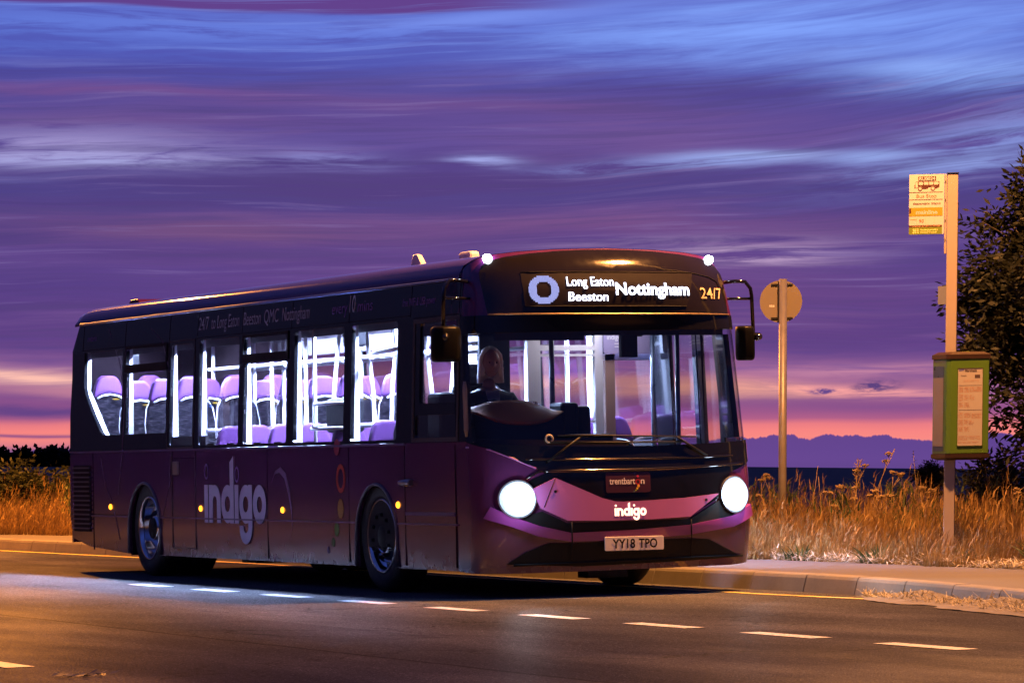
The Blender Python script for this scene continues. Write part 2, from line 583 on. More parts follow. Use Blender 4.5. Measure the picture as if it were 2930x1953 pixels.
def arc(cx, cy, r, a0, a1, n=8, ry=None):
    ry = r if ry is None else ry
    return [(cx + r * math.cos(R(lerp(a0, a1, i / n))), cy + ry * math.sin(R(lerp(a0, a1, i / n)))) for i in range(n + 1)]


def rrect(x0, y0, x1, y1, r, n=4):
    return arc(x1 - r, y0 + r, r, -90, 0, n) + arc(x1 - r, y1 - r, r, 0, 90, n) + arc(x0 + r, y1 - r, r, 90, 180, n) + arc(x0 + r, y0 + r, r, 180, 270, n)


_TXT = {}


def text2d(txt, size=1.0, weight=0.0, squash=1.0):
    """flat triangulated text in 2-D: verts [(u, v)], faces; origin at left of the baseline"""
    key = (txt, weight)
    if key not in _TXT:
        cu = bpy.data.curves.new('t', 'FONT')
        cu.body = txt
        cu.size = 1.0
        cu.offset = weight
        cu.resolution_u = 3
        ob = bpy.data.objects.new('t', cu)
        COL.objects.link(ob)
        dg = bpy.context.evaluated_depsgraph_get()
        me = ob.evaluated_get(dg).to_mesh()
        vs = [(p.co.x, p.co.y) for p in me.vertices]
        fs = [tuple(p.vertices) for p in me.polygons]
        ob.evaluated_get(dg).to_mesh_clear()
        bpy.data.objects.remove(ob)
        bpy.data.curves.remove(cu)
        _TXT[key] = (vs, fs)
    vs, fs = _TXT[key]
    x0 = min(p[0] for p in vs)
    return [((p[0] - x0) * size * squash, p[1] * size) for p in vs], fs


def text_fit(txt, u0, u1, v0, cap, weight=0.0):
    """text between u0 and u1, baseline v0, capital height cap"""
    vs, fs = text2d(txt, cap / 0.70, weight)
    w = max(p[0] for p in vs)
    k = (u1 - u0) / w
    return [(u0 + p[0] * k, v0 + p[1]) for p in vs], fs


# ------------------------------------------------------------------ the bus skin: a surface wrapped round nose and sides
YC, HW = 1.23, 1.23
D0, NN = 0.45, 3.0
_lz = [0, .3, .55, .95, 1.12, 2.25, 2.44, 2.60, 2.71, 2.80]
_lx = [.10, .05, .0, .02, .05, .20, .25, .305, .385, .50]
_wz = [0, .3, 1.2, 2.3, 2.56, 2.7]
_wx = [1.20, 1.23, 1.23, 1.19, 1.165, 1.12]


def lean(z): return float(np.interp(z, _lz, _lx))
def halfw(z): return float(np.interp(z, _wz, _wx))


_th = np.linspace(math.pi, 0, 601)
_py = YC + HW * np.sign(np.cos(_th)) * np.abs(np.cos(_th)) ** (2 / NN)
_px = -D0 * (1 - np.abs(np.sin(_th)) ** (2 / NN))
_ds = np.hypot(np.diff(_py), np.diff(_px))
_ss = np.concatenate([[0], np.cumsum(_ds)])
_ss -= _ss[-1] / 2
SL = float(_ss[-1])      # half length of the nose curve


def wlean(xu):
    t = min(max((xu + 1.5) / 1.05, 0), 1)
    return t * t * (3 - 2 * t)


def P(s, z, off=0.0):
    def base(s_):
        if s_ < -SL:
            xu, yu = -D0 + (s_ + SL), 0.0
        elif s_ > SL:
            xu, yu = -D0 - (s_ - SL), 2 * YC
        else:
            xu = float(np.interp(s_, _ss, _px)); yu = float(np.interp(s_, _ss, _py))
        c = min(max((z - 2.15) / .3, 0), 1)
        crown = .09 * c * (1 - min(abs(yu - YC) / 1.09, 1) ** 2) if xu > -.6 else 0.0
        return Vector((xu - lean(z) * wlean(xu) + crown, YC + (yu - YC) * halfw(z) / HW, z))
    p = base(s)
    if off:
        e = 0.01
        t = base(s + e) - base(s - e)
        n = Vector((t.y, -t.x, 0)).normalized()
        p = p + n * off
    return p


def sy(y, z=None):
    """s of a lateral position on the nose"""
    h = (y - YC) * (HW / halfw(z) if z else 1.0)
    return float(np.interp(YC + h, _py, _ss))


def sx(x, z=1.0, side=-1):
    """s of a length position on a flank (side -1: driver's side)"""
    lo_, hi_ = SL * 0.55, SL + 12
    for _ in range(40):
        m = (lo_ + hi_) / 2
        if P(side * m, z).x > x: lo_ = m
        else: hi_ = m
    return side * (lo_ + hi_) / 2


def inside(pt, poly):
    x, y = pt
    c = False
    n = len(poly)
    for i in range(n):
        x0, y0 = poly[i]; x1, y1 = poly[(i + 1) % n]
        if (y0 > y) != (y1 > y) and x < (x1 - x0) * (y - y0) / (y1 - y0 + 1e-12) + x0:
            c = not c
    return c


def skin(mb, outline, off=0.0, depth=0.02, holes=(), mapf=P, cuts=True):
    """a panel of the skin: outline (and holes) in (s, z), laid on the surface at off and given depth"""
    bm = bmesh.new()
    vs = [bm.verts.new((a, b, 0)) for a, b in outline]
    f = bm.faces.new(vs)
    if f.normal.z < 0 or sum((outline[i][0] * outline[(i + 1) % len(outline)][1] - outline[(i + 1) % len(outline)][0] * outline[i][1]) for i in range(len(outline))) < 0:
        f.normal_flip()
    bm.normal_update()
    bmesh.ops.triangulate(bm, faces=bm.faces[:])
    smin = min(p[0] for p in outline); smax = max(p[0] for p in outline)
    zmin = min(p[1] for p in outline); zmax = max(p[1] for p in outline)

    def cut(co, no):
        bmesh.ops.bisect_plane(bm, geom=bm.verts[:] + bm.edges[:] + bm.faces[:], dist=1e-5, plane_co=co, plane_no=no)
    if cuts:
        k = -2.6
        while k < 2.6:
            step = 0.05 if 0.85 < abs(k) < SL + 0.02 else 0.16
            if smin < k < smax: cut((k, 0, 0), (1, 0, 0))
            k += step
        for zz in (0.3, 0.55, 0.75, 0.95, 1.12, 1.2, 1.6, 1.95, 2.25, 2.44, 2.52, 2.6, 2.66, 2.71):
            if zmin < zz < zmax: cut((0, zz, 0), (0, 1, 0))
    for h in holes:
        for i in range(len(h)):
            a = Vector((*h[i], 0)); b = Vector((*h[(i + 1) % len(h)], 0))
            t = b - a
            if t.length < 1e-6: continue
            cut(a, (-t.y, t.x, 0))
    if holes:
        kill = [f for f in bm.faces if any(inside(f.calc_center_median()[:2], h) for h in holes)]
        bmesh.ops.delete(bm, geom=kill, context='FACES')
    bm.verts.index_update()
    bm.verts.ensure_lookup_table()
    co = [(v.co.x, v.co.y) for v in bm.verts]
    top = [mapf(a, b, off) for a, b in co]
    bot = [mapf(a, b, off - depth) for a, b in co]
    fs = [tuple(v.index for v in f.verts) for f in bm.faces]
    mb.add(top, fs, True)
    mb.add(bot, [tuple(reversed(f)) for f in fs], True)
    rim_v, rim_f = [], []
    for e in bm.edges:
        if len(e.link_faces) == 1:
            lp = [l for l in e.link_faces[0].loops if l.edge == e][0]
            i, j = lp.vert.index, lp.link_loop_next.vert.index
            o = len(rim_v)
            rim_v += [top[i], top[j], bot[j], bot[i]]
            rim_f.append((o + 3, o + 2, o + 1, o))
    mb.add(rim_v, rim_f)
    bm.free()
    return mb


def dec(mb, vs, fs, mapf, off=0.004):
    """lay flat lettering on a mapped surface"""
    mb.add([mapf(a, b, off) for a, b in vs], fs)


def ring(cx, cy, rx, ry, t, a0=0, a1=360, n=40):
    vs, fs = [], []
    for i in range(n + 1):
        a = R(lerp(a0, a1, i / n))
        vs += [(cx + rx * math.cos(a), cy + ry * math.sin(a)), (cx + (rx - t) * math.cos(a), cy + (ry - t) * math.sin(a))]
    for i in range(n):
        fs.append((2 * i, 2 * i + 2, 2 * i + 3, 2 * i + 1))
    return vs, fs


def disc(cx, cy, rx, ry, n=24):
    return [(cx + rx * math.cos(2 * math.pi * i / n), cy + ry * math.sin(2 * math.pi * i / n)) for i in range(n)], [tuple(range(n))]


def indigo_word(u0, u1, v0, xh, asc, desc, dots=True):
    """rounded lower-case word built from bars and rings; returns list of (verts, faces)"""
    out = []
    W = (u1 - u0) / 1.66            # letter units: i .11  n .32  d .34  i .11  g .34  o .34 with gaps
    t = 0.105 * W
    def bar(a, b, c, d, slant=0.0):
        out.append(([(a, b), (c, b), (c, d - slant), (a, d)], [(0, 1, 2, 3)]))
    x = u0
    bar(x, v0, x + t, v0 + xh); x += 0.132 * W
    w = 0.325 * W; r = w / 2
    bar(x, v0, x + t, v0 + xh)
    out.append(ring(x + r, v0 + xh - r, r, r, t, 0, 180, 24))
    bar(x + w - t, v0, x + w, v0 + xh - r); x += 0.345 * W
    w = 0.345 * W; r = w / 2
    out.append(ring(x + r, v0 + xh / 2, r, xh / 2, t))
    bar(x + w - t, v0, x + w, v0 + asc, -0.06 * W); x += 0.368 * W
    bar(x, v0, x + t, v0 + xh); x += 0.127 * W
    out.append(ring(x + r, v0 + xh / 2, r, xh / 2, t))
    bar(x + w - t, v0 - desc + r, x + w, v0 + xh)
    out.append(ring(x + r, v0 - desc + r, r, r, t, 180, 360, 24)); x += 0.368 * W
    out.append(ring(x + r, v0 + xh / 2, r, xh / 2, t))
    return out


# ------------------------------------------------------------------ the bus
def sideO(x, z, off=0.0): return Vector((x, YC - halfw(z) - off, z))
def sideN(x, z, off=0.0): return Vector((x, YC + halfw(z) + off, z))


SECTION = [(1.165, 2.555), (1.172, 2.585), (1.150, 2.625), (1.13, 2.665), (1.085, 2.705), (1.03, 2.732), (0.93, 2.752), (0.75, 2.772), (0.45, 2.79), (0.0, 2.80)]


def ztop(h):
    hs = [p[0] for p in reversed(SECTION[1:])]; zs = [p[1] for p in reversed(SECTION[1:])]
    return float(np.interp(abs(h), hs, zs))


def wheel_arch(cx, r, ry, zb):
    return [(cx - r, zb)] + arc(cx, 0.45, r, 180, 0, 18, ry) + [(cx + r, zb)]


def build_bus():
    bus = empty('bus', (-5.45, 1.23, 0))
    tag(bus, 'dark purple single deck bus with lit saloon and blazing headlights at the kerb', 'bus')
    pt = lambda mb, name, mat, **k: mb.build(name, mat, bus, **k)

    # --- lower flanks with wheel arches
    low = [(-10.93, 1.25), (-10.93, .56), (-10.85, .35), (-10.31, .27)] + wheel_arch(-8.51, .49, .47, .215) + wheel_arch(-2.40, .46, .46, .215) + [(-.62, .215), (-.62, 1.25)]
    lower = MB()
    skin(lower, low, 0.0, 0.03, (), sideO, False)
    lowN = [(-10.93, 1.25), (-10.93, .56), (-10.85, .35), (-10.31, .27)] + wheel_arch(-8.51, .49, .47, .215) + wheel_arch(-2.40, .46, .46, .215) + [(-1.93, .215), (-1.93, 1.25)]
    skin(lower, lowN, 0.0, 0.03, (), sideN, False)
    # lower nose shell
    e = SL + 0.17
    skin(lower, [(-e, .215), (-SL + .1, .20), (-1.0, .20), (1.0, .22), (SL - .1, .24), (e, .24), (e, 1.25), (SL - .03, 1.25)] + [(k, 1.185 + .055 * (abs(k) / (SL - .045)) ** 2.2) for k in np.linspace(SL - .045, -SL + .045, 25)] + [(-SL + .03, 1.25), (-e, 1.25)], 0.0, 0.03)
    # rear wall
    lower.prism([(0.03, .30), (2.43, .30), (2.43, 1.25), (2.40, 2.3), (2.32, 2.56), (.14, 2.56), (.06, 2.3), (.03, 1.25)], -10.93, -10.98, lambda u, v, w: Vector((w, u, v)))
    pt(lower, 'lower_body', PAINT)
    # upper rear corners
    rc = MB()
    for mp in (sideO, sideN):
        rc.nxt(); skin(rc, [(-10.93, 1.252), (-10.24, 1.252), (-10.30, 1.34), (-10.62, 1.63), (-10.75, 2.02), (-10.60, 2.30), (-10.60, 2.556), (-10.74, 2.556), (-10.88, 2.28), (-10.95, 1.62)], 0.0, 0.03, (), mp, True)
    pt(rc, 'rear_corner_panel', BLACKG)

    # --- glazing band with its window openings
    rr = lambda x0, z0, x1, z1, r=.035: rrect(x0, z0, x1, z1, r, 3)
    W0 = [(-10.50, 2.27), (-10.49, 1.90), (-10.40, 1.80), (-10.17, 1.62), (-9.90, 1.44), (-9.83, 1.41), (-9.24, 1.41), (-9.24, 2.27)]
    WIN = {'window': [W0, rr(-9.10, 1.41, -7.86, 2.02), rr(-6.90, 1.28, -5.80, 2.28), rr(-5.66, 1.28, -4.54, 2.02), rr(-4.36, 1.28, -3.15, 2.27), rr(-2.98, 1.28, -1.95, 2.27)],
           'hopper_window': [rr(-9.12, 2.10, -7.87, 2.27, .02), rr(-5.68, 2.10, -4.53, 2.265, .02)],
           'emergency_door_window': [rr(-7.74, 1.28, -7.08, 2.26)],
           'cab_window': [rr(-1.46, 1.57, -.70, 2.24, .03), rr(-1.54, 1.28, -.70, 1.475, .03)]}
    holes = [h for l in WIN.values() for h in l]
    band = MB()
    bo = [(-10.24, 1.252), (-.62, 1.252), (-.62, 2.556), (-10.60, 2.556), (-10.60, 2.30), (-10.75, 2.02), (-10.62, 1.63), (-10.30, 1.34)]
    skin(band, bo, 0.0, 0.035, holes, sideO, True)
    WN = [rr(-10.3, 1.41, -8.75, 2.27), rr(-8.6, 1.41, -7.25, 2.27), rr(-7.1, 1.3, -5.85, 2.27), rr(-5.7, 1.28, -4.45, 2.27), rr(-4.3, 1.28, -3.17, 2.27), rr(-2.97, 1.28, -2.0, 2.27)]
    skin(band, [(-10.24, 1.252), (-1.94, 1.252), (-1.94, 2.2), (-.62, 2.2), (-.62, 2.556), (-10.60, 2.556), (-10.60, 2.30), (-10.75, 2.02), (-10.62, 1.63), (-10.30, 1.34)], 0.0, 0.035, WN, sideN, True)
    pt(band, 'glazing_band', BLACKG)
    for nm, l in WIN.items():
        for h in l:
            mb = MB()
            skin(mb, h, -0.010, 0.005, (), sideO, False)
            o = pt(mb, nm, SIDEGLASS)
    for h in WN:
        mb = MB(); skin(mb, h, -0.010, 0.005, (), sideN, False)
        pt(mb, 'window', SIDEGLASS)
    # raised window frames round the hoppers, and the little stays along the sills
    fr = MB()
    for x0, x1 in ((-9.14, -7.85), (-5.70, -4.51)):
        fr.nxt(); skin(fr, [(x0, 2.03), (x1, 2.03), (x1, 2.285), (x0, 2.285)], 0.010, 0.008, [rr(x0 + .03, 2.105, x1 - .03, 2.262, .02)], sideO, False)
    pt(fr, 'hopper_frame', BLACKM)
    st = MB()
    for x in (-6.55, -6.0, -5.28, -4.75):
        st.nxt(); st.box((x - .09, .002, 1.268), (x + .09, -.008 + .02, 1.292))
    pt(st, 'window_stay', BLACKM)
    # seams between the upper panels, trim lines and the gutter
    seam = MB()
    for x in (-10.56, -9.17, -7.80, -6.98, -5.74, -4.45, -3.06, -1.68, -.66):
        seam.nxt(); skin(seam, [(x - .005, 2.29), (x + .005, 2.29), (x + .005, 2.55), (x - .005, 2.55)], .002, .004, (), sideO, True)
    for x0, x1, z in ((-10.56, -7.84, 2.29), (-7.0, -1.7, 2.30), (-1.6, -.68, 2.275)):
        seam.nxt(); skin(seam, [(x0, z), (x1, z), (x1, z + .006), (x0, z + .006)], .002, .004, (), sideO, False)
    pt(seam, 'panel_seam', DARKL)
    trim = MB()
    for x0, x1 in ((-10.2, -9.02), (-8.0, -2.88), (-1.92, -.66)):
        trim.nxt(); trim.box((x0, -.009, .578), (x1, .012, .592))
    trim.nxt(); trim.box((-10.92, -.008, 1.232), (-1.75, .012, 1.250))
    trim.nxt(); trim.box((-1.75, -.006, .655), (-.72, .012, .685))
    pt(trim, 'trim_strip', varied('trim_purple', (0.10, 0.06, 0.17), 0.3, 0.1, 3.0, 0.05, coat=0.3))
    jn = MB()
    for x in (-10.15, -5.02, -3.02, -1.76, -.70):
        jn.nxt(); jn.box((x - .004, -.0025, .24), (x + .004, .012, 1.225))
    for x0, x1, z in ((-10.9, -9.05, .60), (-7.6, -7.0, 1.16)):
        jn.nxt(); jn.box((x0, -.0022, z - .003), (x1, .012, z + .003))
    pt(jn, 'panel_joint', DARKL)
    # arches rims
    ar = MB()
    for cx, r, ry in ((-8.51, .49, .47), (-2.40, .46, .46)):
        ar.nxt(); ar.tube([Vector((a, -.004, b)) for a, b in [(cx - r, .22)] + arc(cx, .45, r, 180, 0, 26, ry) + [(cx + r, .22)]], .014, 8)
    pt(ar, 'arch_moulding', varied('arch_rubber', (0.10, 0.09, 0.11), 0.4, 0.1, 6.0, 0.05))
    wells = MB()
    for cx, r in ((-8.51, .50), (-2.40, .47)):
        for y0, y1 in ((.032, .62), (1.84, 2.43)):
            wells.nxt(); wells.box((cx - r, y0, .90), (cx + r, y1, .94)); wells.box((cx - r - .03, y0, .2), (cx - r, y1, .94)); wells.box((cx + r, y0, .2), (cx + r + .03, y1, .94))
            yi = y1 if y0 < 1 else y0 - .04
            wells.box((cx - r, yi, .30), (cx + r, yi + .04, .94))
    pt(wells, 'wheel_housing', BLACKM)
    chs = MB()
    chs.box((-10.8, .05, .305), (-9.02, 2.41, .355)); chs.box((-8.0, .05, .27), (-2.9, 2.41, .355)); chs.box((-1.9, .05, .27), (-.3, 2.41, .355))
    chs.box((-9.02, .66, .30), (-8.0, 1.80, .355)); chs.box((-2.9, .66, .30), (-1.9, 1.80, .355))
    chs.box((-8.6, .5, .34), (-8.4, 1.95, .56)); chs.box((-2.46, .4, .30), (-2.3, 2.05, .42))
    chs.box((-6.4, .25, .17), (-6.0, .55, .27)); chs.box((-.55, 1.0, .14), (-.35, 1.35, .27)); chs.box((-9.9, .5, .2), (-9.1, 1.9, .31))
    pt(chs, 'underframe', BLACKM)

    # --- wheels
    def wheel(x, side, kind):
        y0 = .045 if side < 0 else 2.415
        sg = 1 if side < 0 else -1
        w = empty('wheel', (x, y0 + sg * .14, .475), bus)
        c = (x, y0, .475)
        ty = MB()
        prof = [(.30, .02), (.335, 0.0), (.40, -.012), (.445, .002), (.468, .03), (.475, .05), (.475, .235), (.462, .265), (.42, .28), (.30, .28)]
        ty.lathe([(r, a * sg) for r, a in prof], c, 'y', 72)
        if kind == 'rear':
            ty.lathe([(r, (a + .32) * sg) for r, a in prof], c, 'y', 72)
        for k in (.09, .14, .19):
            ty.lathe([(.4765, k * sg), (.4765, (k + .012) * sg)], c, 'y', 72, False)
        ty.build('tyre', RUBBER, w)
        rm = MB()
        if kind == 'front':
            pr = [(.318, .010), (.312, -.004), (.290, .004), (.280, .03), (.268, .085), (.225, .075), (.205, .030), (.150, .012), (.135, .010), (.13, .06), (.0, .06)]
        else:
            pr = [(.318, .010), (.310, -.004), (.292, .004), (.284, .05), (.275, .15), (.24, .185), (.16, .19), (.150, .15), (.125, .055), (.11, .045), (.0, .045)]
        rm.lathe([(r, a * sg) for r, a in pr], c, 'y', 72)
        rm.build('rim', CHROME, w)
        hb = MB()
        a0 = .01 if kind == 'front' else .18
        for k in range(10):
            t = 2 * math.pi * k / 10 + .2
            cx, cz = x + .18 * math.cos(t), .475 + .18 * math.sin(t)
            hb.lathe([(.020, (a0 + .02) * sg), (.018, (a0 - .025) * sg), (.010, (a0 - .035) * sg), (0, (a0 - .035) * sg)], (cx, y0, cz), 'y', 8, False)
        for k in range(8):
            t = 2 * math.pi * k / 8
            hb.lathe([(.032, (.058 if kind == 'front' else .17) * sg), (.0, (.056 if kind == 'front' else .165) * sg)], (x + .243 * math.cos(t), y0, .475 + .243 * math.sin(t)), 'y', 12, False)
        hb.lathe([(.125, .05 * sg), (.12, .02 * sg), (.09, .0 * sg), (0, -.004 * sg)] if kind == 'front' else [(.11, .05 * sg), (.10, .03 * sg), (.0, .025 * sg)], c, 'y', 32)
        hb.build('hub_and_nuts', BLACKM, w)
    wheel(-8.51, -1, 'rear'); wheel(-8.51, 1, 'rear'); wheel(-2.40, -1, 'front'); wheel(-2.40, 1, 'front')

    # --- roof
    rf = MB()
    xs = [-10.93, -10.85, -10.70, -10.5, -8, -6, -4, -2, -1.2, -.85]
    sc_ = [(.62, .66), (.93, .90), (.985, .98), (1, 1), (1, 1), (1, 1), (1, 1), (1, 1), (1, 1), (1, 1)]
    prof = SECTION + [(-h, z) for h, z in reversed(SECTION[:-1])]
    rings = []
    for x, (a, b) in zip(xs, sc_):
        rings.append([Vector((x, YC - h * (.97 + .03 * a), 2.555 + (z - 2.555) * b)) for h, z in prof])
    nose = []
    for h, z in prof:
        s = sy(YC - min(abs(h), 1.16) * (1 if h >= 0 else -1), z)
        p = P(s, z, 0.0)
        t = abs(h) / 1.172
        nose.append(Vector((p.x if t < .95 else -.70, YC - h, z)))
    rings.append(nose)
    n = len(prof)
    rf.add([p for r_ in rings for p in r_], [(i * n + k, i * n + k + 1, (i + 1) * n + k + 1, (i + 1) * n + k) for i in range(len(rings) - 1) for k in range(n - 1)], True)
    pt(rf, 'roof', varied('roof_sky_tint', (0.075, 0.045, 0.19), 0.06, 0.1, 1.5, 0.012, spec=0.3))  # purple pushed to blue: sky reflection put into the base colour
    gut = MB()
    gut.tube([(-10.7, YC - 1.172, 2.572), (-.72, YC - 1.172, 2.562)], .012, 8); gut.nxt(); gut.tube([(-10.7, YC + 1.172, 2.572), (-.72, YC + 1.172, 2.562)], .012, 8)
    pt(gut, 'gutter_rail', varied('gutter_sky_tint', (0.16, 0.20, 0.50), 0.6, 0.1, 2.0, 0.05, spec=0.1))  # blue of the reflected sky painted into the rail colour

    # --- nose, from the roof down: dome shell, black dome panel, header, screen, scuttle, grille, bumper
    dome = MB()
    hs = np.linspace(-1.165, 1.165, 41)
    e2 = SL + .30
    topo = [(sy(YC + h, ztop(h)) if abs(h) < 1.13 else math.copysign(SL - .02, h), ztop(h) - .004) for h in hs]
    ol = [(-e2, 2.19), (e2, 2.19), (e2, 2.553), (SL, 2.58)] + list(reversed(topo)) + [(-SL, 2.58), (-e2, 2.553)]
    skin(dome, ol, 0.0, 0.03)
    pt(dome, 'dome_side_panel', PINK_D)
    dp = MB()
    edge = [(1.105, 2.262), (1.13, 2.44), (1.15, 2.60), (1.13, 2.66), (1.09, 2.692), (.95, 2.727), (.75, 2.752), (.45, 2.775), (.2, 2.784)]
    o = [(sy(YC + h), z) for h, z in edge] + [(0, 2.786)] + [(sy(YC - h), z) for h, z in reversed(edge)]
    o = [o[-1]] + [(k, 2.262) for k in np.linspace(o[-1][0], o[0][0], 12)[1:-1]] + o[:-1]
    DG = [(sy(.405), 2.326), (sy(1.875), 2.326), (sy(1.99), 2.592), (sy(.38), 2.588)]
    skin(dp, o, 0.010, 0.02)
    pt(dp, 'dome_panel', BROWNG)
    gl_ = MB()
    gl_.tube([P(k, 2.258, .012) for k in np.linspace(sy(.125), sy(2.335), 30)], .007, 6)
    pt(gl_, 'dome_lip', varied('lip_metal', (0.35, 0.25, 0.14), 0.3, 0.1, 8.0, 0.1, metal=0.6))
    disp = MB()
    skin(disp, DG, 0.0128, 0.003)
    pt(disp, 'destination_glass', varied('display_glass', (0.007, 0.005, 0.009), 0.45, 0.2, 4.0, 0.05, spec=0.25))
    dfr = MB()
    dfr.tube([P(sy(y), 2.320, .014) for y in np.linspace(.405, 1.87, 20)], .004, 6)
    dfr.tube([P(sy(y), 2.597, .014) for y in np.linspace(.38, 1.98, 20)], .003, 6)
    dfr.tube([P(sy(y), z, .014) for y, z in ((1.63, 2.623), (1.815, 2.612), (2.009, 2.592), (2.172, 2.566), (2.26, 2.531), (2.29, 2.46))], .003, 6)
    pt(dfr, 'destination_frame', BLACKM)
    mapn = lambda y, z, off: P(sy(y), z, off)
    # lit destination: dot matrix ring and words
    rg = MB()
    cx, cz, ro, ri = .560, 2.452, .125, .062
    k = 0
    nx = 34
    for i in range(nx):
        x = cx - ro + (i + .5) * 2 * ro / nx
        w = 2 * ro / nx * .30
        dx = abs(x - cx)
        nz = 40
        q_ = 2 * ro / nz
        hi = math.floor(math.sqrt(max(ro * ro - dx * dx, 0)) / q_ * .5) * q_ * 2
        lo = math.ceil(math.sqrt(max(ri * ri - dx * dx, 0)) / q_ * .5) * q_ * 2 if dx < ri else 0
        for sgn in (1, -1):
            if hi > lo + .001:
                dec(rg, [(x - w, cz + sgn * lo), (x + w, cz + sgn * lo), (x + w, cz + sgn * hi), (x - w, cz + sgn * hi)], [(0, 1, 2, 3)], mapn, .0178)
    pt(rg, 'display_ring', LEDB)
    wd = MB()
    for t, a, b, v, c, wgt in (('Long Eaton', .757, 1.178, 2.482, .074, .010), ('Beeston', .766, 1.120, 2.361, .072, .010), ('Nottingham', 1.192, 1.906, 2.412, .096, .026)):
        vs, fs = text_fit(t, a, b, v, c, wgt)
        wd.nxt()
        dec(wd, vs, fs, mapn, .0198)
    pt(wd, 'display_words', LEDW)
    vs, fs = text_fit('24/7', 2.03, 2.29, 2.386, .090, .004)
    mb = MB(); dec(mb, vs, fs, mapn, .0165)
    pt(mb, 'number_vinyl', varied('gold_vinyl', (0.62, 0.50, 0.36), 0.4, 0.05, 10, .05))
    # header above screen
    hd = MB()
    xl = SL - .045
    xA = SL + .06
    skin(hd, [(-xA, 2.105), (xA, 2.145), (xA, 2.253), (-xA, 2.253)], 0.004, 0.03)
    pt(hd, 'screen_header', BLACKG)
    # windscreen: bows down to the scuttle
    bot = [(k, 1.19 + .055 * (abs(k) / xl) ** 2.2) for k in np.linspace(-xl, xl, 25)]
    ws = MB()
    skin(ws, bot + [(xl, 2.143), (-xl, 2.107)], -0.006, 0.006)
    pt(ws, 'windscreen', SCREEN)
    # A pillars
    for sd in (-1, 1):
        ap = MB()
        skin(ap, [(sd * (SL + .17), 1.252), (sd * xl, 1.252), (sd * xl, 2.106), (sd * (SL + .17), 2.106)] if True else [], 0.0, 0.05)
        pt(ap, 'screen_pillar', BLACKG)
    gs = MB()
    gs.tube([P(-(SL - .075), z, .012) for z in np.linspace(1.29, 1.73, 8)], [.010, .02, .02, .02, .02, .02, .02, .012], 8)
    pt(gs, 'pillar_strip', varied('pillar_cream', (0.32, 0.26, 0.2), 0.35, 0.1, 8, .05))
    # scuttle / grille black zone: overlay on the lower shell
    sc = MB()
    top = [(k, 1.195 + .055 * (abs(k) / xl) ** 2.2) for k in np.linspace(xl, -xl, 25)]
    so = [(sy(.10), 1.19), (sy(.42), 1.035), (sy(.50), .985), (sy(.36), .93), (sy(.36), .86), (sy(.55), .70), (sy(1.9), .70), (sy(2.06), .78), (sy(2.16), .97), (sy(2.32), 1.02), (SL - .1, 1.10), (xl, 1.20)] + top
    skin(sc, so, 0.010, 0.02)
    pt(sc, 'front_black_panel', BLACKG)
    cr = MB()
    cr.tube([P(sy(y), 1.005 + .035 * max(0, (y - 1.3)) ** 1.3, .016) for y in np.linspace(.50, 2.3, 30)], .012, 8)
    cr.nxt(); cr.tube([P(sy(y), 1.09 + .02 * ((y - 1.23) / 1.1) ** 2, .012) for y in np.linspace(.35, 2.2, 24)], .010, 8)
    cr.nxt(); cr.tube([P(sy(y), z, .014) for y, z in ((.34, .945), (.44, 1.0), (.56, 1.012))], .008, 6)
    pt(cr, 'grille_crease', BLACKG)
    # purple sweep on the near corner
    swp = MB()
    swp.tube([P(sy(y) if y > .06 else -SL + .05, z, .006) for y, z in ((.05, 1.205), (.10, 1.185), (.25, 1.115), (.43, 1.03))], .008, 6)
    pt(swp, 'corner_sweep', PINK)
    pk = MB()
    pol = [(.37, .86), (.45, .71), (.66, .612), (1.0, .605), (1.40, .608), (1.74, .622), (2.02, .80), (1.70, .772), (1.34, .757), (1.16, .752), (1.07, .757), (.96, .785), (.57, .952)]
    skin(pk, [(sy(a), b) for a, b in pol], 0.034, 0.03)
    pt(pk, 'bonnet_panel', PINK, bevel=.006)
    sm = MB()
    sm.tube([P(sy(a), b, .036) for a, b in ((.57, .95), (.52, .84), (.47, .72))], .0025, 5)
    for a, b in ((.565, .844), (1.893, .752)):
        sm.nxt(); sm.tube([P(sy(a), b, .03), P(sy(a), b, .038)], .012, 10)
    pt(sm, 'bonnet_catch', DARKL)
    # fog lamp housings and the dark recess below the panel
    fg = MB()
    for poly in ([(.14, .72), (.43, .57), (.69, .515), (1.2, .525), (1.73, .555), (2.16, .62), (2.32, .70), (2.06, .76), (1.745, .60), (.66, .592), (.46, .69), (.36, .66)],):
        skin(fg, [(sy(a), b) for a, b in poly], 0.016, 0.02)
    pt(fg, 'lamp_recess', BLACKM)
    bp = MB()
    bo_ = [(.09, .73), (.25, .645), (.43, .575), (.69, .515), (1.2, .525), (1.73, .555), (2.16, .62), (2.37, .71)]
    bi_ = [(2.40, .62), (2.16, .53), (1.73, .475), (1.2, .448), (.69, .445), (.43, .49), (.2, .58), (.05, .64)]
    skin(bp, [(sy(a), b) for a, b in bi_][::-1] + [(sy(a), b) for a, b in bo_][::-1], 0.030, 0.03)
    pt(bp, 'bumper_ridge', PINK_B, bevel=.012)
    lt = MB()
    skin(lt, [(sy(.20), .275), (sy(.34), .37), (sy(.52), .435), (sy(.7), .432), (sy(1.75), .445), (sy(1.93), .435), (sy(2.28), .285), (sy(1.6), .262), (sy(.8), .245)], 0.012, 0.02)
    pt(lt, 'lower_grille', BLACKM)
    lip = MB()
    lip.tube([P(sy(y), lerp(.262, .292, min(1, y / 1.9)), .016) for y in np.linspace(.25, 2.3, 30)], .010, 6)
    pt(lip, 'bumper_lip', BLACKM)
    bs = MB()
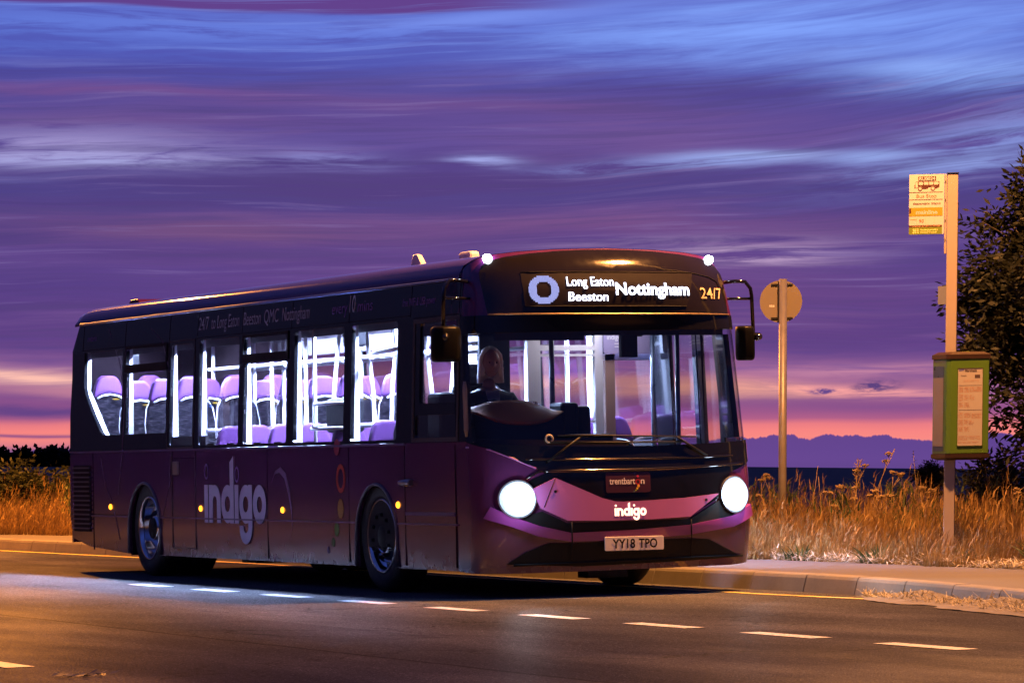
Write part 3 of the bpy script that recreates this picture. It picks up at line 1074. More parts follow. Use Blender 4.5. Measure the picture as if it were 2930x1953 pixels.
    for y in (.69, 1.745):
        bs.nxt(); bs.tube([P(sy(y + dx_), z, .034) for dx_, z in ((0, .60), (.004, .52), (.012, .45), (.012, .30))], .006, 6)
    pt(bs, 'bumper_seam', DARKL)
    # registration plate
    plate = empty('registration_plate', (.01, 1.23, .42), bus)
    pb = MB()
    pb.prism(rrect(.97, .364, 1.492, .475, .012), .024, .034, lambda u, v, w: Vector((w, u, v)))
    pb.build('plate_board', varied('plate_white', (0.80, 0.76, 0.68), 0.35, 0.05, 8, .05), plate, bevel=.003)
    pl = MB()
    for t, a, b in (('YY18', 1.035, 1.235), ('TPO', 1.268, 1.432)):
        vs, fs = text_fit(t, a, b, .384, .072, .022)
        pl.add([Vector((.0365, u, v)) for u, v in vs], fs)
    pl.build('plate_characters', DARKL, plate)
    # badge with operator lettering and the trail of dots
    bd = MB()
    skin(bd, [(sy(a), b) for a, b in rrect(1.005, .825, 1.40, .985, .02)], 0.016, 0.005)
    pt(bd, 'grille_badge', varied('badge_plum', (0.045, 0.014, 0.03), 0.3, 0.1, 5, .05))
    bl = MB()
    vs, fs = text_fit('trentbart', 1.035, 1.262, .892, .052, .012); dec(bl, vs, fs, mapn, .0185)
    bl.nxt(); vs, fs = text_fit('n', 1.312, 1.345, .892, .052, .012); dec(bl, vs, fs, mapn, .0185)
    pt(bl, 'badge_lettering', varied('badge_white', (0.82, 0.80, 0.76), 0.4, .03, 8, .05))
    for (cy, cz_, r_, c_, hollow) in ((1.287, .909, .022, (0.55, 0.03, 0.03), 1), (1.287, .953, .011, (0.35, 0.02, 0.06), 0), (1.291, .876, .012, (0.80, 0.42, 0.04), 0), (1.279, .856, .009, (0.70, 0.5, 0.04), 0), (1.266, .842, .006, (0.3, 0.45, 0.05), 0), (1.25, .832, .004, (.1, .3, .3), 0), (1.262, .975, .005, (.06, .12, .3), 0)):
        mb = MB()
        vs, fs = ring(cy, cz_, r_, r_, .007) if hollow else disc(cy, cz_, r_, r_)
        dec(mb, vs, fs, mapn, .019)
        pt(mb, 'badge_dot', varied('dot_colour', c_, .4, .05, 8, .05))
    fw = MB()
    for k, (vs, fs) in enumerate(indigo_word(1.062, 1.338, .640, .062, .098, .036)):
        dec(fw, vs, fs, mapn, .0365 + k * .0003)
    for cy in (1.074, 1.236):
        vs, fs = disc(cy, .722, .009, .009); dec(fw, vs, fs, mapn, .0365)
    pt(fw, 'lit_fleet_name', emitter('lit_letters', (1.0, 0.62, 0.40), 2.6))

    # --- headlamps
    for y in (.275, 2.185):
        h = empty('headlight', P(sy(y), .79), bus)
        hm = MB()
        skin(hm, [(sy(a), b) for a, b in disc(y, .79, .139, .152, 32)[0]], 0.034, 0.05)
        hm.build('lamp_housing', HALO_RIM, h, bevel=.01)
        ln = MB()
        rg_n, rg_k = 7, 40
        vs = [P(sy(y), .79, .085)]
        for i in range(1, rg_n + 1):
            t = i / rg_n
            for k in range(rg_k):
                a = 2 * math.pi * k / rg_k
                vs.append(P(sy(y + .128 * t * math.cos(a)), .79 + .140 * t * math.sin(a), .038 + .047 * math.sqrt(max(0, 1 - t * t))))
        fs = [(0, 1 + k, 1 + (k + 1) % rg_k) for k in range(rg_k)]
        for i in range(rg_n - 1):
            o_ = 1 + i * rg_k
            fs += [(o_ + k, o_ + rg_k + k, o_ + rg_k + (k + 1) % rg_k, o_ + (k + 1) % rg_k) for k in range(rg_k)]
        ln.add(vs, fs, True)
        ln.build('headlamp_lens', HEADL, h)
        li = bpy.data.lights.new('headlamp_beam', 'SPOT')
        li.energy = 210; li.spot_size = R(64); li.spot_blend = 0.9; li.color = (0.80, 0.88, 1.0); li.shadow_soft_size = 0.06
        lo_ = bpy.data.objects.new('headlamp_beam', li)
        COL.objects.link(lo_)
        p = P(sy(y), .79, .12)
        lo_.location = p
        lo_.rotation_euler = Vector((1, 0, -.055)).to_track_quat('-Z', 'Y').to_euler()
        lo_.parent = h; lo_.location = p - total_loc(h)
        sp = bpy.data.lights.new('headlamp_fill', 'POINT')  # added fill ahead of the lens, brightens the panels around it
        sp.energy = 6; sp.color = (0.62, 0.78, 1.0); sp.shadow_soft_size = 0.05
        so_ = bpy.data.objects.new('headlamp_fill', sp)
        COL.objects.link(so_)
        so_.parent = h; so_.location = P(sy(y), .79, .17) - total_loc(h)
    for y in (.135, 2.325):
        mk = MB()
        c = P(sy(y), 2.71, .0) + Vector((0.02, 0, .006))
        mk.lathe([(.0, .035), (.022, .030), (.034, .010), (.036, -.02)], c, 'x', 16)
        pt(mk, 'roof_marker_lamp', MARKL)
    # side repeaters
    for x, z in ((-9.58, .68), (-6.83, .68), (-4.63, .68), (-1.91, .74)):
        mk = MB()
        mk.lathe([(0, -.018), (.020, -.015), (.028, -.005), (.028, .01)], (x, YC - halfw(z), z), 'y', 16)
        pt(mk, 'side_marker_lamp', AMBER)
    mk = MB(); mk.lathe([(0, -.03), (.035, -.025), (.055, -.005), (.055, .02)], (-10.955, .045, .715), 'y', 16)
    pt(mk, 'rear_indicator', AMBER)

    # --- flank lettering and graphics
    lt = MB()
    for k, (vs, fs) in enumerate(indigo_word(-6.72, -5.06, .548, .357, .565, .19)):
        dec(lt, vs, fs, sideO, .004 + k * .0005)
    pt(lt, 'side_fleet_name', LETTER)
    tx = MB()
    for t, a, b in (('24/7', -6.95, -6.68), ('to Long Eaton', -6.60, -5.83), ('Beeston', -5.71, -5.26), ('QMC', -5.17, -4.80), ('Nottingham', -4.70, -4.02)):
        vs, fs = text_fit(t, a, b, 2.375, .125, -.004); tx.nxt(); dec(tx, vs, fs, sideO, .003)
    tx.nxt(); vs, fs = text_fit('10', -3.06, -2.93, 2.385, .15, .0); dec(tx, vs, fs, sideO, .003)
    pt(tx, 'route_lettering', GREYTXT)
    tx = MB()
    for t, a, b in (('every', -3.47, -3.11), ('mins', -2.87, -2.53)):
        vs, fs = text_fit(t, a, b, 2.385, .10, .0); tx.nxt(); dec(tx, vs, fs, sideO, .003)
    pt(tx, 'frequency_lettering', PURTXT)
    tx = MB()
    vs, fs = text_fit('free WiFi & USB power', -1.86, -1.16, 2.385, .065, .004); dec(tx, vs, fs, sideO, .003)
    tx.nxt(); vs, fs = text_fit('trentbarton', -10.42, -10.12, 2.385, .06, .0); dec(tx, vs, fs, sideO, .003)
    pt(tx, 'small_lettering', PURTXT)
    gq = MB()
    for cx, cz_, rx, ry, t, a0, a1 in ((-6.66, 1.03, .06, .075, .02, 0, 360), (-5.82, 1.0, .06, .075, .02, 0, 360)):
        vs, fs = ring(cx, cz_, rx, ry, t, a0, a1); gq.nxt(); dec(gq, vs, fs, sideO, .003)
    pt(gq, 'letter_dot', PURTXT)
    sw = MB()
    path = [(-4.90, .93), (-4.80, 1.03), (-4.67, 1.065), (-4.54, 1.01), (-4.45, .87), (-4.395, .70), (-4.385, .55), (-4.43, .42)]
    wd_ = [.01, .03, .05, .05, .045, .03, .018, .006]
    vs = []
    for (a, b), w in zip(path, wd_):
        vs += [(a, b), (a - w * .6, b - w)]
    dec(sw, vs, [(2 * i, 2 * i + 2, 2 * i + 3, 2 * i + 1) for i in range(len(path) - 1)], sideO, .003)
    pt(sw, 'side_swoosh', varied('swoosh_vinyl', (0.20, 0.10, 0.22), .45, .1, 4, .05))
    for cx, cz_, rx, ry, c_, hol in ((-3.28, 1.23, .062, .072, (.30, .015, .05), 0), (-3.20, .96, .105, .125, (.50, .03, .012), 1), (-3.21, .70, .07, .085, (.42, .17, .01), 0), (-3.31, .52, .052, .06, (.10, .20, .01), 0), (-3.40, .41, .034, .040, (.05, .14, .02), 0), (-3.52, .34, .022, .032, (.10, .06, .16), 0)):
        mb = MB()
        vs, fs = ring(cx, cz_, rx, ry, .04) if hol else disc(cx, cz_, rx, ry)
        dec(mb, vs, fs, sideO, .003 if cz_ < 1.2 else .006)
        pt(mb, 'side_dot', varied('side_dot_colour', c_, .45, .05, 8, .05))
    gr = MB()
    for pth, w in (([(-9.75, 2.5), (-9.3, 2.1), (-9.15, 1.7), (-9.2, 1.2), (-9.35, .8)], .022), ([(-9.9, 1.2), (-9.75, .9), (-9.5, .7), (-9.3, .35)], .02), ([(-8.4, 2.45), (-8.0, 2.3), (-7.78, 2.0)], .018), ([(-7.7, 1.2), (-7.75, .9), (-7.95, .6), (-8.0, .4)], .016)):
        vs = []
        for a, b in pth:
            vs += [(a, b), (a + w, b)]
        gr.nxt(); dec(gr, vs, [(2 * i, 2 * i + 2, 2 * i + 3, 2 * i + 1) for i in range(len(pth) - 1)], sideO, .0028)
    pt(gr, 'side_ribbon', varied('ribbon_vinyl', (0.10, 0.05, 0.13), .4, .1, 4, .05))
    # rear louvre
    lv = MB()
    lv.box((-10.80, -.004, .42), (-10.22, .02, 1.10))
    pt(lv, 'engine_grille', DARKL)
    ls = MB()
    for i in range(14):
        z = .445 + i * .048
        ls.box((-10.79, -.020, z), (-10.23, -.005, z + .016))
    pt(ls, 'louvre', varied('louvre_metal', (0.06, 0.05, 0.09), .35, .1, 6, .05))
    # emergency door outline and handles
    ed = MB()
    def frame(x0, z0, x1, z1, w, mp, off):
        skin(ed, [(x0, z0), (x1, z0), (x1, z1), (x0, z1)], off, .006, [[(x0 + w, z0 + w), (x1 - w, z0 + w), (x1 - w, z1 - w), (x0 + w, z1 - w)]], mp, False)
    ed.nxt(); frame(-7.80, 1.255, -7.03, 2.30, .012, sideO, .005)
    ed.nxt(); ed.box((-7.66, -.005, .30), (-7.650, .01, 1.23)); ed.box((-6.985, -.005, .30), (-6.975, .01, 1.23)); ed.box((-7.66, -.005, .29), (-6.975, .01, .30))
    ed.nxt(); frame(-1.60, 1.255, -.635, 2.268, .035, sideO, .006)
    pt(ed, 'door_seal', varied('seal_rubber', (0.045, 0.04, 0.045), .4, .1, 6, .05))
    hn = MB()
    hn.box((-7.60, -.018, 1.0), (-7.46, .012, 1.13))
    hn.nxt(); hn.tube([(-1.83, -.02, .925), (-1.66, -.03, .925), (-1.58, -.022, .925)], [.018, .03, .028], 12)
    pt(hn, 'door_handle', TRIMC, bevel=.006)

    # --- roof fittings
    a = MB(); a.prism([(-3.24, 2.775), (-2.95, 2.775), (-3.09, 2.895), (-3.16, 2.90), (-3.20, 2.86)], .69, .75, lambda u, v, w: Vector((u, w, v)))
    pt(a, 'roof_aerial', WHITEP, bevel=.02)
    a = MB(); a.box((-2.10, .66, 2.76), (-1.86, .76, 2.855))
    pt(a, 'roof_vent', WHITEP, bevel=.025)
    a = MB(); a.prism([(-10.62, 2.74), (-10.22, 2.74), (-10.24, 2.80), (-10.30, 2.825), (-10.50, 2.825), (-10.58, 2.79)], .55, .95, lambda u, v, w: Vector((u, w, v)))
    pt(a, 'roof_pod', varied('pod_red', (0.16, 0.02, 0.06), .3, .1, 6, .05), bevel=.01)

    # --- mirrors
    for sd in (-1, 1):
        mir = empty('mirror', (-.5, YC + sd * 1.2, 2.5), bus)
        yo = -.17 if sd < 0 else 2.575
        yi = .07 if sd < 0 else 2.36
        m = MB()
        zt = 2.53
        m.tube([(-.56, yi, zt - .0), (-.50, lerp(yi, yo, .45), zt + .01), (-.47, lerp(yi, yo, .8), zt + .005), (-.46, yo - .0 + sd * .0, zt - .05), (-.46, yo + sd * .01, 2.42), (-.46, yo + sd * .02, 2.10)], .016, 10)
        m.tube([(-.52, yi, 2.395), (-.46, yo + sd * .01, 2.395)], .012, 8)
        m.build('mirror_arm', BLACKG, mir)
        hd_ = MB()
        yc = -.165 if sd < 0 else 2.515
        sec = [(-.125, .0), (-.115, .07), (-.06, .115), (.06, .115), (.115, .07), (.125, .0)]
        vs = []
        zz = [1.885, 1.90, 1.93, 2.12, 2.155, 2.17]
        ks = [.80, .95, 1, 1, .94, .78]
        for z, k_ in zip(zz, ks):
            vs += [Vector((-.49 + d_ * k_, yc + u * k_ * (1 if sd < 0 else .62), z)) for u, d_ in sec]
        nn = len(sec)
        fs = [(i * nn + k_, i * nn + (k_ + 1) % nn, (i + 1) * nn + (k_ + 1) % nn, (i + 1) * nn + k_) for i in range(len(zz) - 1) for k_ in range(nn)]
        fs += [tuple(range(nn)), tuple(range(len(vs) - nn, len(vs)))]
        hd_.add(vs, fs, True)
        hd_.build('mirror_head', MIRB, mir, bevel=.008)
        kn = MB()
        kn.lathe([(0, .06), (.03, .045), (.036, 0), (.03, -.03)], (-.42, yo + sd * .03, 2.08), 'x', 12)
        kn.build('mirror_knuckle', BLACKG, mir)

    # --- wipers
    wp = MB()
    wp.tube([P(sy(y), z, .03) for y, z in ((.62, 1.285), (.9, 1.285), (1.3, 1.275), (1.84, 1.262))], .007, 6)
    wp.tube([P(sy(y), z, .035) for y, z in ((1.93, 1.11), (1.80, 1.18), (1.66, 1.262))], .009, 6)
    wp.tube([P(sy(y), z, .035) for y, z in ((.52, 1.08), (.68, 1.19), (.80, 1.268))], .009, 6)
    wp.nxt(); wp.tube([P(sy(y), z, .028) for y, z in ((.55, 1.235), (1.1, 1.225), (1.75, 1.222))], .008, 6)
    pt(wp, 'wiper', BLACKM)
    eb = MB()
    vs, fs = ring(0, 0, .036, .036, .012, 0, 360, 24)
    eb.lathe([(.036, 0), (.036, .012), (.026, .016), (.022, .004)], P(sy(.55), 1.262, .008), 'x', 24)
    pt(eb, 'washer_cap', varied('cap_cream', (.4, .36, .3), .35, .1, 8, .05))

    # --- entrance doors on the kerb side
    for x0, x1 in ((-1.90, -1.10), (-1.08, -.66)):
        dr = MB()
        z0, z1 = .30, 2.18
        skin(dr, [(x0, z0), (x1, z0), (x1, z1), (x0, z1)], -.012, .035, [[(x0 + (.30 if x0 < -1.5 else .07), z0 + .1), (x1 - .07, z0 + .1), (x1 - .07, z1 - .05), (x0 + (.30 if x0 < -1.5 else .07), z1 - .05)]], sideN, True)
        o = pt(dr, 'entrance_door', BLACKG)
        dg = MB(); skin(dg, [(x0 + (.30 if x0 < -1.5 else .07), z0 + .1), (x1 - .07, z0 + .1), (x1 - .07, z1 - .05), (x0 + (.30 if x0 < -1.5 else .07), z1 - .05)], -.028, .005, (), sideN, False)
        dg.build('door_glass', SIDEGLASS, o)
    return bus


HALO_RIM = varied('lamp_halo_rim', (0.55, 0.57, 0.60), 0.32, 0.1, 14.0, 0.1, metal=0.9)  # bright metal added to give a halo round the lens
MIRB = varied('mirror_black', (0.004, 0.004, 0.004), 0.42, 0.3, 12.0, 0.1, spec=0.1)
PINK_D = varied('dome_paint', (0.075, 0.012, 0.08), 0.25, 0.08, 2.0, 0.05, coat=0.5)
PINK_B = varied('bumper_paint', (0.24, 0.04, 0.20), 0.30, 0.06, 3.0, 0.05, coat=0.5)
BUS = build_bus()


# ------------------------------------------------------------------ inside the bus
def build_interior(bus):
    pt = lambda mb, name, mat, **k: mb.build(name, mat, bus, **k)
    f = MB()
    f.box((-6.75, .06, .357), (-.55, 2.40, .372))
    f.box((-10.85, .06, .85), (-6.75, 2.40, .87)); f.box((-6.77, .06, .372), (-6.75, 2.40, .85))
    pt(f, 'floor', FLOORV)
    c = MB()
    c.box((-10.85, .30, 2.47), (-1.95, 2.16, 2.49))
    for y0, y1 in ((.10, .30), (2.36, 2.16)):
        c.add([(-10.85, y0, 2.33), (-1.95, y0, 2.33), (-1.95, y1, 2.47), (-10.85, y1, 2.47), (-10.85, y0, 2.35), (-1.95, y0, 2.35), (-1.95, y1, 2.49), (-10.85, y1, 2.49)],
              [(0, 1, 2, 3), (7, 6, 5, 4), (0, 4, 5, 1), (1, 5, 6, 2), (2, 6, 7, 3), (3, 7, 4, 0)])
    pt(c, 'ceiling', CEIL)
    dk = MB()
    dk.box((-1.95, .10, 2.36), (-.62, 2.36, 2.38))
    pt(dk, 'cab_ceiling', DARKL)
    for y in (.50, 1.96):
        for k in range(7):
            x0 = -10.4 + k * 1.2
            l = MB(); l.box((x0, y - .06, 2.435), (x0 + 1.12, y + .06, 2.455))
            pt(l, 'saloon_lamp', WHITEL)
    l = MB(); l.box((-1.70, 1.35, 2.33), (-1.40, 2.15, 2.345)); pt(l, 'entrance_lamp', emitter('entrance_light', (0.86, 0.84, 1.0), 9.0))
    bf = MB(); bf.box((-10.45, .590, 2.375), (-1.97, .600, 2.468)); bf.nxt(); bf.box((-10.45, 1.860, 2.375), (-1.97, 1.870, 2.468))  # added strips that keep each lamp row's light off the opposite windows
    pt(bf, 'added_light_block', CEIL)
    w = MB()
    w.box((-10.85, .045, .82), (-6.8, .075, 1.37)); w.box((-6.8, .045, .38), (-1.8, .075, 1.25))
    w.box((-10.85, 2.385, .82), (-6.8, 2.415, 1.37)); w.box((-6.8, 2.385, .38), (-1.95, 2.415, 1.25))
    pt(w, 'wall_lining', LINING)
    w = MB(); w.box((-10.88, .1, .87), (-10.84, 2.36, 2.47)); pt(w, 'rear_lining', varied('plum_lining', (.006, .0024, .0034), .75, .2, 4, .1, spec=.08))
    cv = MB()
    for y0, y1 in ((.06, .10), (2.36, 2.40)):
        cv.nxt(); cv.box((-10.85, y0, 2.285), (-1.95, y1, 2.35))
    cv.nxt(); cv.box((-10.8, .150, 2.215), (-2.0, .165, 2.40)); cv.nxt(); cv.box((-10.8, 2.295, 2.215), (-2.0, 2.31, 2.40))
    pt(cv, 'cantrail_lining', CEIL)
    pl = MB()
    for x0, x1 in ((-9.23, -9.13), (-7.84, -7.76), (-7.06, -6.92), (-5.79, -5.69), (-4.52, -4.38), (-3.13, -3.0)):
        z0 = 1.37 if x0 < -7 else 1.25
        pl.nxt(); pl.box((x0, .045, z0), (x1, .105, 2.29))
    for x0, x1 in ((-8.74, -8.61), (-7.24, -7.11), (-5.84, -5.71), (-4.44, -4.31), (-3.16, -2.98)):
        pl.nxt(); pl.box((x0, 2.345, 1.25), (x1, 2.405, 2.29))
    pl.nxt(); pl.add([sideO(-10.62, 2.28, -.04), sideO(-10.60, 1.88, -.04), sideO(-9.9, 1.37, -.04), sideO(-9.9, 1.37, -.11), sideO(-10.60, 1.88, -.11), sideO(-10.62, 2.28, -.11)], [(0, 1, 4, 5), (1, 2, 3, 4)])
    pt(pl, 'window_pillar', POLEW)

    # seats: cushion, back, head roll, trim bar and pedestal; front faces +x
    def outline_back():
        return rrect(-.225, 0, .225, .62, .05, 4)
    me = {}
    def seat_meshes():
        b = MB()
        # backrest, a little reclined
        def mp(u, v, w): return Vector((-.10 - v * .14 + w, u, .46 + v))
        ol = [(-.215, .0), (.215, .0), (.222, .18), (.195, .34), (.150, .395), (.08, .425), (0, .435), (-.08, .425), (-.150, .395), (-.195, .34), (-.222, .18)]
        b.prism(ol, -.04, .05, mp)
        o1 = b.build('backrest', MOQ, None, bevel=.025, seg=3)
        h = MB()
        ol = [(-.165, .385), (-.08, .430), (0, .441), (.08, .430), (.165, .385), (.162, .44), (.140, .52), (.112, .585), (.085, .612), (.05, .625), (-.05, .625), (-.085, .612), (-.112, .585), (-.140, .52), (-.162, .44)]
        h.prism(ol, -.045, .065, mp)
        o2 = h.build('headrest', VIOLET, None, bevel=.03, seg=3)
        t = MB()
        t.tube([mp(u, v - .012, .066) for u, v in ((-.135, .400), (-.08, .428), (0, .440), (.08, .428), (.135, .400))], .010, 8)
        for sgn in (-1, 1):
            t.tube([mp(.160 * sgn, .40, .0), mp(.205 * sgn, .32, .02), mp(.226 * sgn, .17, .02), mp(.22 * sgn, .02, .02)], .005, 6)
        o3 = t.build('trim_bar', POLEW, None)
        s = MB()
        s.box((-.14, -.215, .36), (.30, .215, .47))
        o4 = s.build('cushion', MOQ, None, bevel=.04, seg=3)
        p = MB()
        p.box((-.06, -.05, 0), (.10, .05, .37)); p.box((-.10, -.19, .33), (.2, .19, .36))
        o5 = p.build('pedestal', DARKL, None, bevel=.01)
        return [o1, o2, o3, o4, o5]
    proto = seat_meshes()
    spots = []
    for i in range(5): spots.append((-10.38, .30 + i * .465, .95, 0))
    for x in (-9.42, -8.60, -7.78): spots += [(x, .31, .87, 0), (x, .77, .87, 0)]
    for x in (-9.45, -8.62, -7.80, -6.98): spots += [(x, 1.70, .87, 0), (x, 2.16, .87, 0)]
    for x in (-6.62, -5.92, -5.22, -4.48): spots += [(x, .31, .372, 0), (x, .77, .372, 0)]
    for x in (-6.15, -5.35): spots += [(x, 1.70, .372, 0), (x, 2.16, .372, 0)]
    spots += [(-3.62, .31, .372, 0), (-2.75, .31, .372, 0), (-2.6, 2.16, .372, 0), (-4.4, 2.16, .372, 0), (-2.08, 2.16, .372, 0), (-2.62, 1.70, .372, 0), (-3.35, 2.16, .372, 0), (-3.35, 1.70, .372, 0)]
    for i, (x, y, z, a) in enumerate(spots):
        st = empty('seat', (x, y, z), bus)
        for o in proto:
            c_ = o if i == 0 else o.copy()
            if i: COL.objects.link(c_)
            c_.parent = st
            c_.location = (0, 0, 0)

    # handrails
    h = MB()
    Z1 = 2.46
    def bent(x, y, zlo, lean_=0.0):
        h.tube([(x, y, zlo), (x, y, 1.35), (x + lean_ * .3, y, 1.75), (x + lean_, y + (.05 if y < 1.2 else -.05) * (lean_ != 0), Z1)], .019, 10)
    for x, l in ((-6.55, .0), (-5.85, .10), (-5.15, .0), (-4.42, .12), (-3.75, -.08), (-3.05, .10), (-2.35, 0)):
        bent(x, .98, .37, l); bent(x - .25, 1.50, .37, -l)
    for x in (-9.2, -8.35, -7.5): bent(x, .99, .82, 0); bent(x - .1, 1.47, .82, 0)
    h.tube([(-9.3, .98, 2.06), (-2.1, .98, 2.06)], .018, 10); h.tube([(-9.3, 1.50, 2.06), (-2.1, 1.50, 2.06)], .018, 10)
    for x in (-6.9, -4.1, -3.15):
        h.tube([(x, .09, 1.42), (x, .95, 1.42)], .018, 8)
    for x in (-6.7, -3.4, -4.9):
        h.tube([(x, 1.52, 1.40), (x, 2.36, 1.40)], .018, 8)
    h.tube([(-4.25, .14, 1.40), (-3.2, .14, 1.40)], .016, 8); h.tube([(-4.2, .16, 1.62), (-3.3, .16, 1.62)], .016, 8)
    for x in (-4.2, -3.3): h.tube([(x, .16, .4), (x, .16, 2.3)], .017, 8)
    h.tube([(-2.6, .30, .4), (-2.6, .30, 1.5), (-2.5, .26, 1.9), (-2.55, .25, 2.4)], .019, 8)
    h.tube([(-2.15, .22, 1.30), (-2.15, .25, 1.7), (-2.22, .30, 2.1), (-2.2, .3, 2.45)], .021, 8)
    h.tube([(-2.95, .22, 2.03), (-2.0, .22, 2.08)], .022, 8)
    # luggage pen and gangway rails on the kerb side
    for x in (-3.0, -2.3): h.tube([(x, 1.75, .37), (x, 1.75, 2.46)], .019, 10)
    h.tube([(-3.0, 1.75, 1.32), (-2.3, 1.75, 1.32)], .016, 8)
    pt(h, 'handrail', POLEW)
    sc = MB()
    for x, y0, y1, z0, z1 in ((-6.70, .12, .93, .9, 1.75), (-6.68, 1.55, 2.34, .9, 1.75)):
        sc.box((x - .005, y0, z0), (x + .005, y1, z1))
    pt(sc, 'glass_screen', SIDEGLASS)
    wb = MB()
    wb.box((-4.06, .20, 1.36), (-3.36, .30, 1.66)); wb.box((-3.40, .14, 1.32), (-3.27, .22, 1.50))
    pt(wb, 'wheelchair_backboard', BLACKM, bevel=.03)
    cm = MB()
    cm.box((-3.42, .12, 2.10), (-3.20, .26, 2.25)); cm.box((-9.38, .12, 2.08), (-9.25, .22, 2.22))
    pt(cm, 'camera_housing', BLACKM, bevel=.02)
    lr = MB()
    lr.prism([(-2.32, .40), (-1.96, .40), (-1.96, 1.58), (-2.06, 1.58), (-2.22, 1.50), (-2.32, 1.34)], .12, .80, lambda u, v, w: Vector((u, w, v)))
    pt(lr, 'luggage_rack', BLACKM, bevel=.03)

    # bulkhead behind the cab with glazed upper part
    b = MB()
    b.box((-1.90, .10, .37), (-1.87, 1.00, 1.32)); b.box((-1.90, .74, 1.32), (-1.87, 1.02, 2.36)); b.box((-1.90, .10, 2.14), (-1.87, 2.36, 2.40)); b.box((-1.90, .10, 1.32), (-1.87, .62, 1.50))
    pt(b, 'cab_bulkhead', DARKL)
    g = MB()
    g.box((-1.90, 1.17, .37), (-1.84, 1.29, 2.30))
    g.box((-1.90, 1.80, .37), (-1.84, 1.875, 2.30))
    g.box((-1.88, 1.29, 2.015), (-1.845, 1.80, 2.06)); g.box((-1.88, 1.29, 1.965), (-1.845, 1.80, 1.985))
    g.box((-1.88, 1.875, 1.93), (-1.85, 2.33, 1.985))
    g.box((-1.88, 1.30, 1.40), (-1.86, 1.82, 1.425))
    pt(g, 'gangway_post', POLEW)
    q = MB(); q.box((-1.90, 1.90, .37), (-1.85, 1.99, 1.98))
    pt(q, 'post_cover', varied('tan_cover', (.42, .26, .20), .45, .1, 6, .1))
    pd = MB(); pd.tube([(-1.05, 1.03, .8), (-1.05, 1.03, 2.36)], .022, 12)
    pt(pd, 'cab_pole', varied('steel_blue', (.20, .24, .32), .3, .1, 6, .1, metal=.6))
    hs = empty('hanging_notice', (-1.80, 2.1, 2.05), bus)
    n = MB(); n.prism(rrect(1.86, 1.985, 2.34, 2.165, .02), -1.80, -1.79, lambda u, v, w: Vector((w, u, v)))
    n.build('notice_board', varied('notice_lilac', (.34, .30, .50), .5, .05, 6, .1), hs)
    nt = MB()
    vs, fs = text_fit('indigo soo', 1.89, 2.12, 2.105, .045, .012); nt.add([Vector((-1.785, u, v)) for u, v in vs], fs)
    for k in range(2):
        nt.add([Vector((-1.785, u, v)) for u, v in ((1.96, 2.065 - k * .025), (2.12, 2.065 - k * .025), (2.12, 2.073 - k * .025), (1.96, 2.073 - k * .025))], [(0, 1, 2, 3)])
    nt.build('notice_lettering', WHITEP, hs)

    # cab: dash with cowl, ticket machine, steering wheel, driver's seat, blind, mirror
    d = MB()
    skin(d, [(-SL + .1, .6), (sy(1.25), .6), (sy(1.25), 1.24), (-SL + .1, 1.27)], -.06, .35)
    skin(d, [(sy(1.26), 1.10), (SL - .25, 1.10), (SL - .25, 1.165), (sy(1.26), 1.165)], -.05, .18)
    pt(d, 'dashboard', DARKL)
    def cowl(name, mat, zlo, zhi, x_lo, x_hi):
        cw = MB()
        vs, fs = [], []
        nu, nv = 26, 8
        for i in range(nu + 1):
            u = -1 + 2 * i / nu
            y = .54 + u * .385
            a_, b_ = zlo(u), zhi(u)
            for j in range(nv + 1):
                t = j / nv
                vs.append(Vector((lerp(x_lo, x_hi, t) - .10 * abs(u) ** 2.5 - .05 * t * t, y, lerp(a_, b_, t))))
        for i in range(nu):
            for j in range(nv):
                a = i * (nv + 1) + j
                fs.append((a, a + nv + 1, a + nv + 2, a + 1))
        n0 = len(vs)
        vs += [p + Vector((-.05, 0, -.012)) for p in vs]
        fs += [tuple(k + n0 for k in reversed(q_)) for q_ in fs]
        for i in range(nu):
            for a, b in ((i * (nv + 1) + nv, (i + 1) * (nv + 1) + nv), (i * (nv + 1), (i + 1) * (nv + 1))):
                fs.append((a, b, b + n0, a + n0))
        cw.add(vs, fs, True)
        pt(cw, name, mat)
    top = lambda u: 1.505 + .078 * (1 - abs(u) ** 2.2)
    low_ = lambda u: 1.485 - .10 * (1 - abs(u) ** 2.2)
    cowl('cowl_lit_face', varied('cowl_lit_orange', (.36, .105, .018), .6, .1, 6, .1, spec=.04), low_, top, -.50, -.74)  # orange street lamp light painted into the upper cowl colour
    cowl('cowl_front', DARKL, lambda u: 1.20, lambda u: low_(u) - .004, -.46, -.505)
    tm = MB(); tm.box((-.98, .96, 1.15), (-.72, 1.12, 1.56)); tm.box((-.95, 1.12, 1.15), (-.74, 1.24, 1.53)); tm.box((-.75, .90, 1.22), (-.40, 1.28, 1.30))
    pt(tm, 'ticket_machine', BLACKM, bevel=.03)
    sw = MB()
    c = Vector((-.88, .55, 1.32)); ax = Vector((.62, 0, -.78)).normalized(); u = Vector((0, 1, 0)); v = ax.cross(u)
    sw.tube([c + (u * math.cos(t) + v * math.sin(t)) * .22 for t in np.linspace(0, 2 * math.pi, 37)], .015, 8, False)
    for t in (.6, 2.5, 4.7): sw.tube([c + ax * .03, c + (u * math.cos(t) + v * math.sin(t)) * .21], .012, 6)
    sw.tube([c + ax * .03, c + ax * .35], .03, 8)
    pt(sw, 'steering_wheel', BLACKM)
    ds = MB()
    ds.box((-1.50, .34, .95), (-1.02, .80, 1.06)); ds.box((-1.62, .36, 1.03), (-1.50, .78, 1.72)); ds.box((-1.4, .45, .37), (-1.1, .7, .95)); ds.box((-1.63, .46, 1.70), (-1.53, .68, 1.90))
    ds.box((-1.62, .14, 1.20), (-1.30, .30, 1.66))
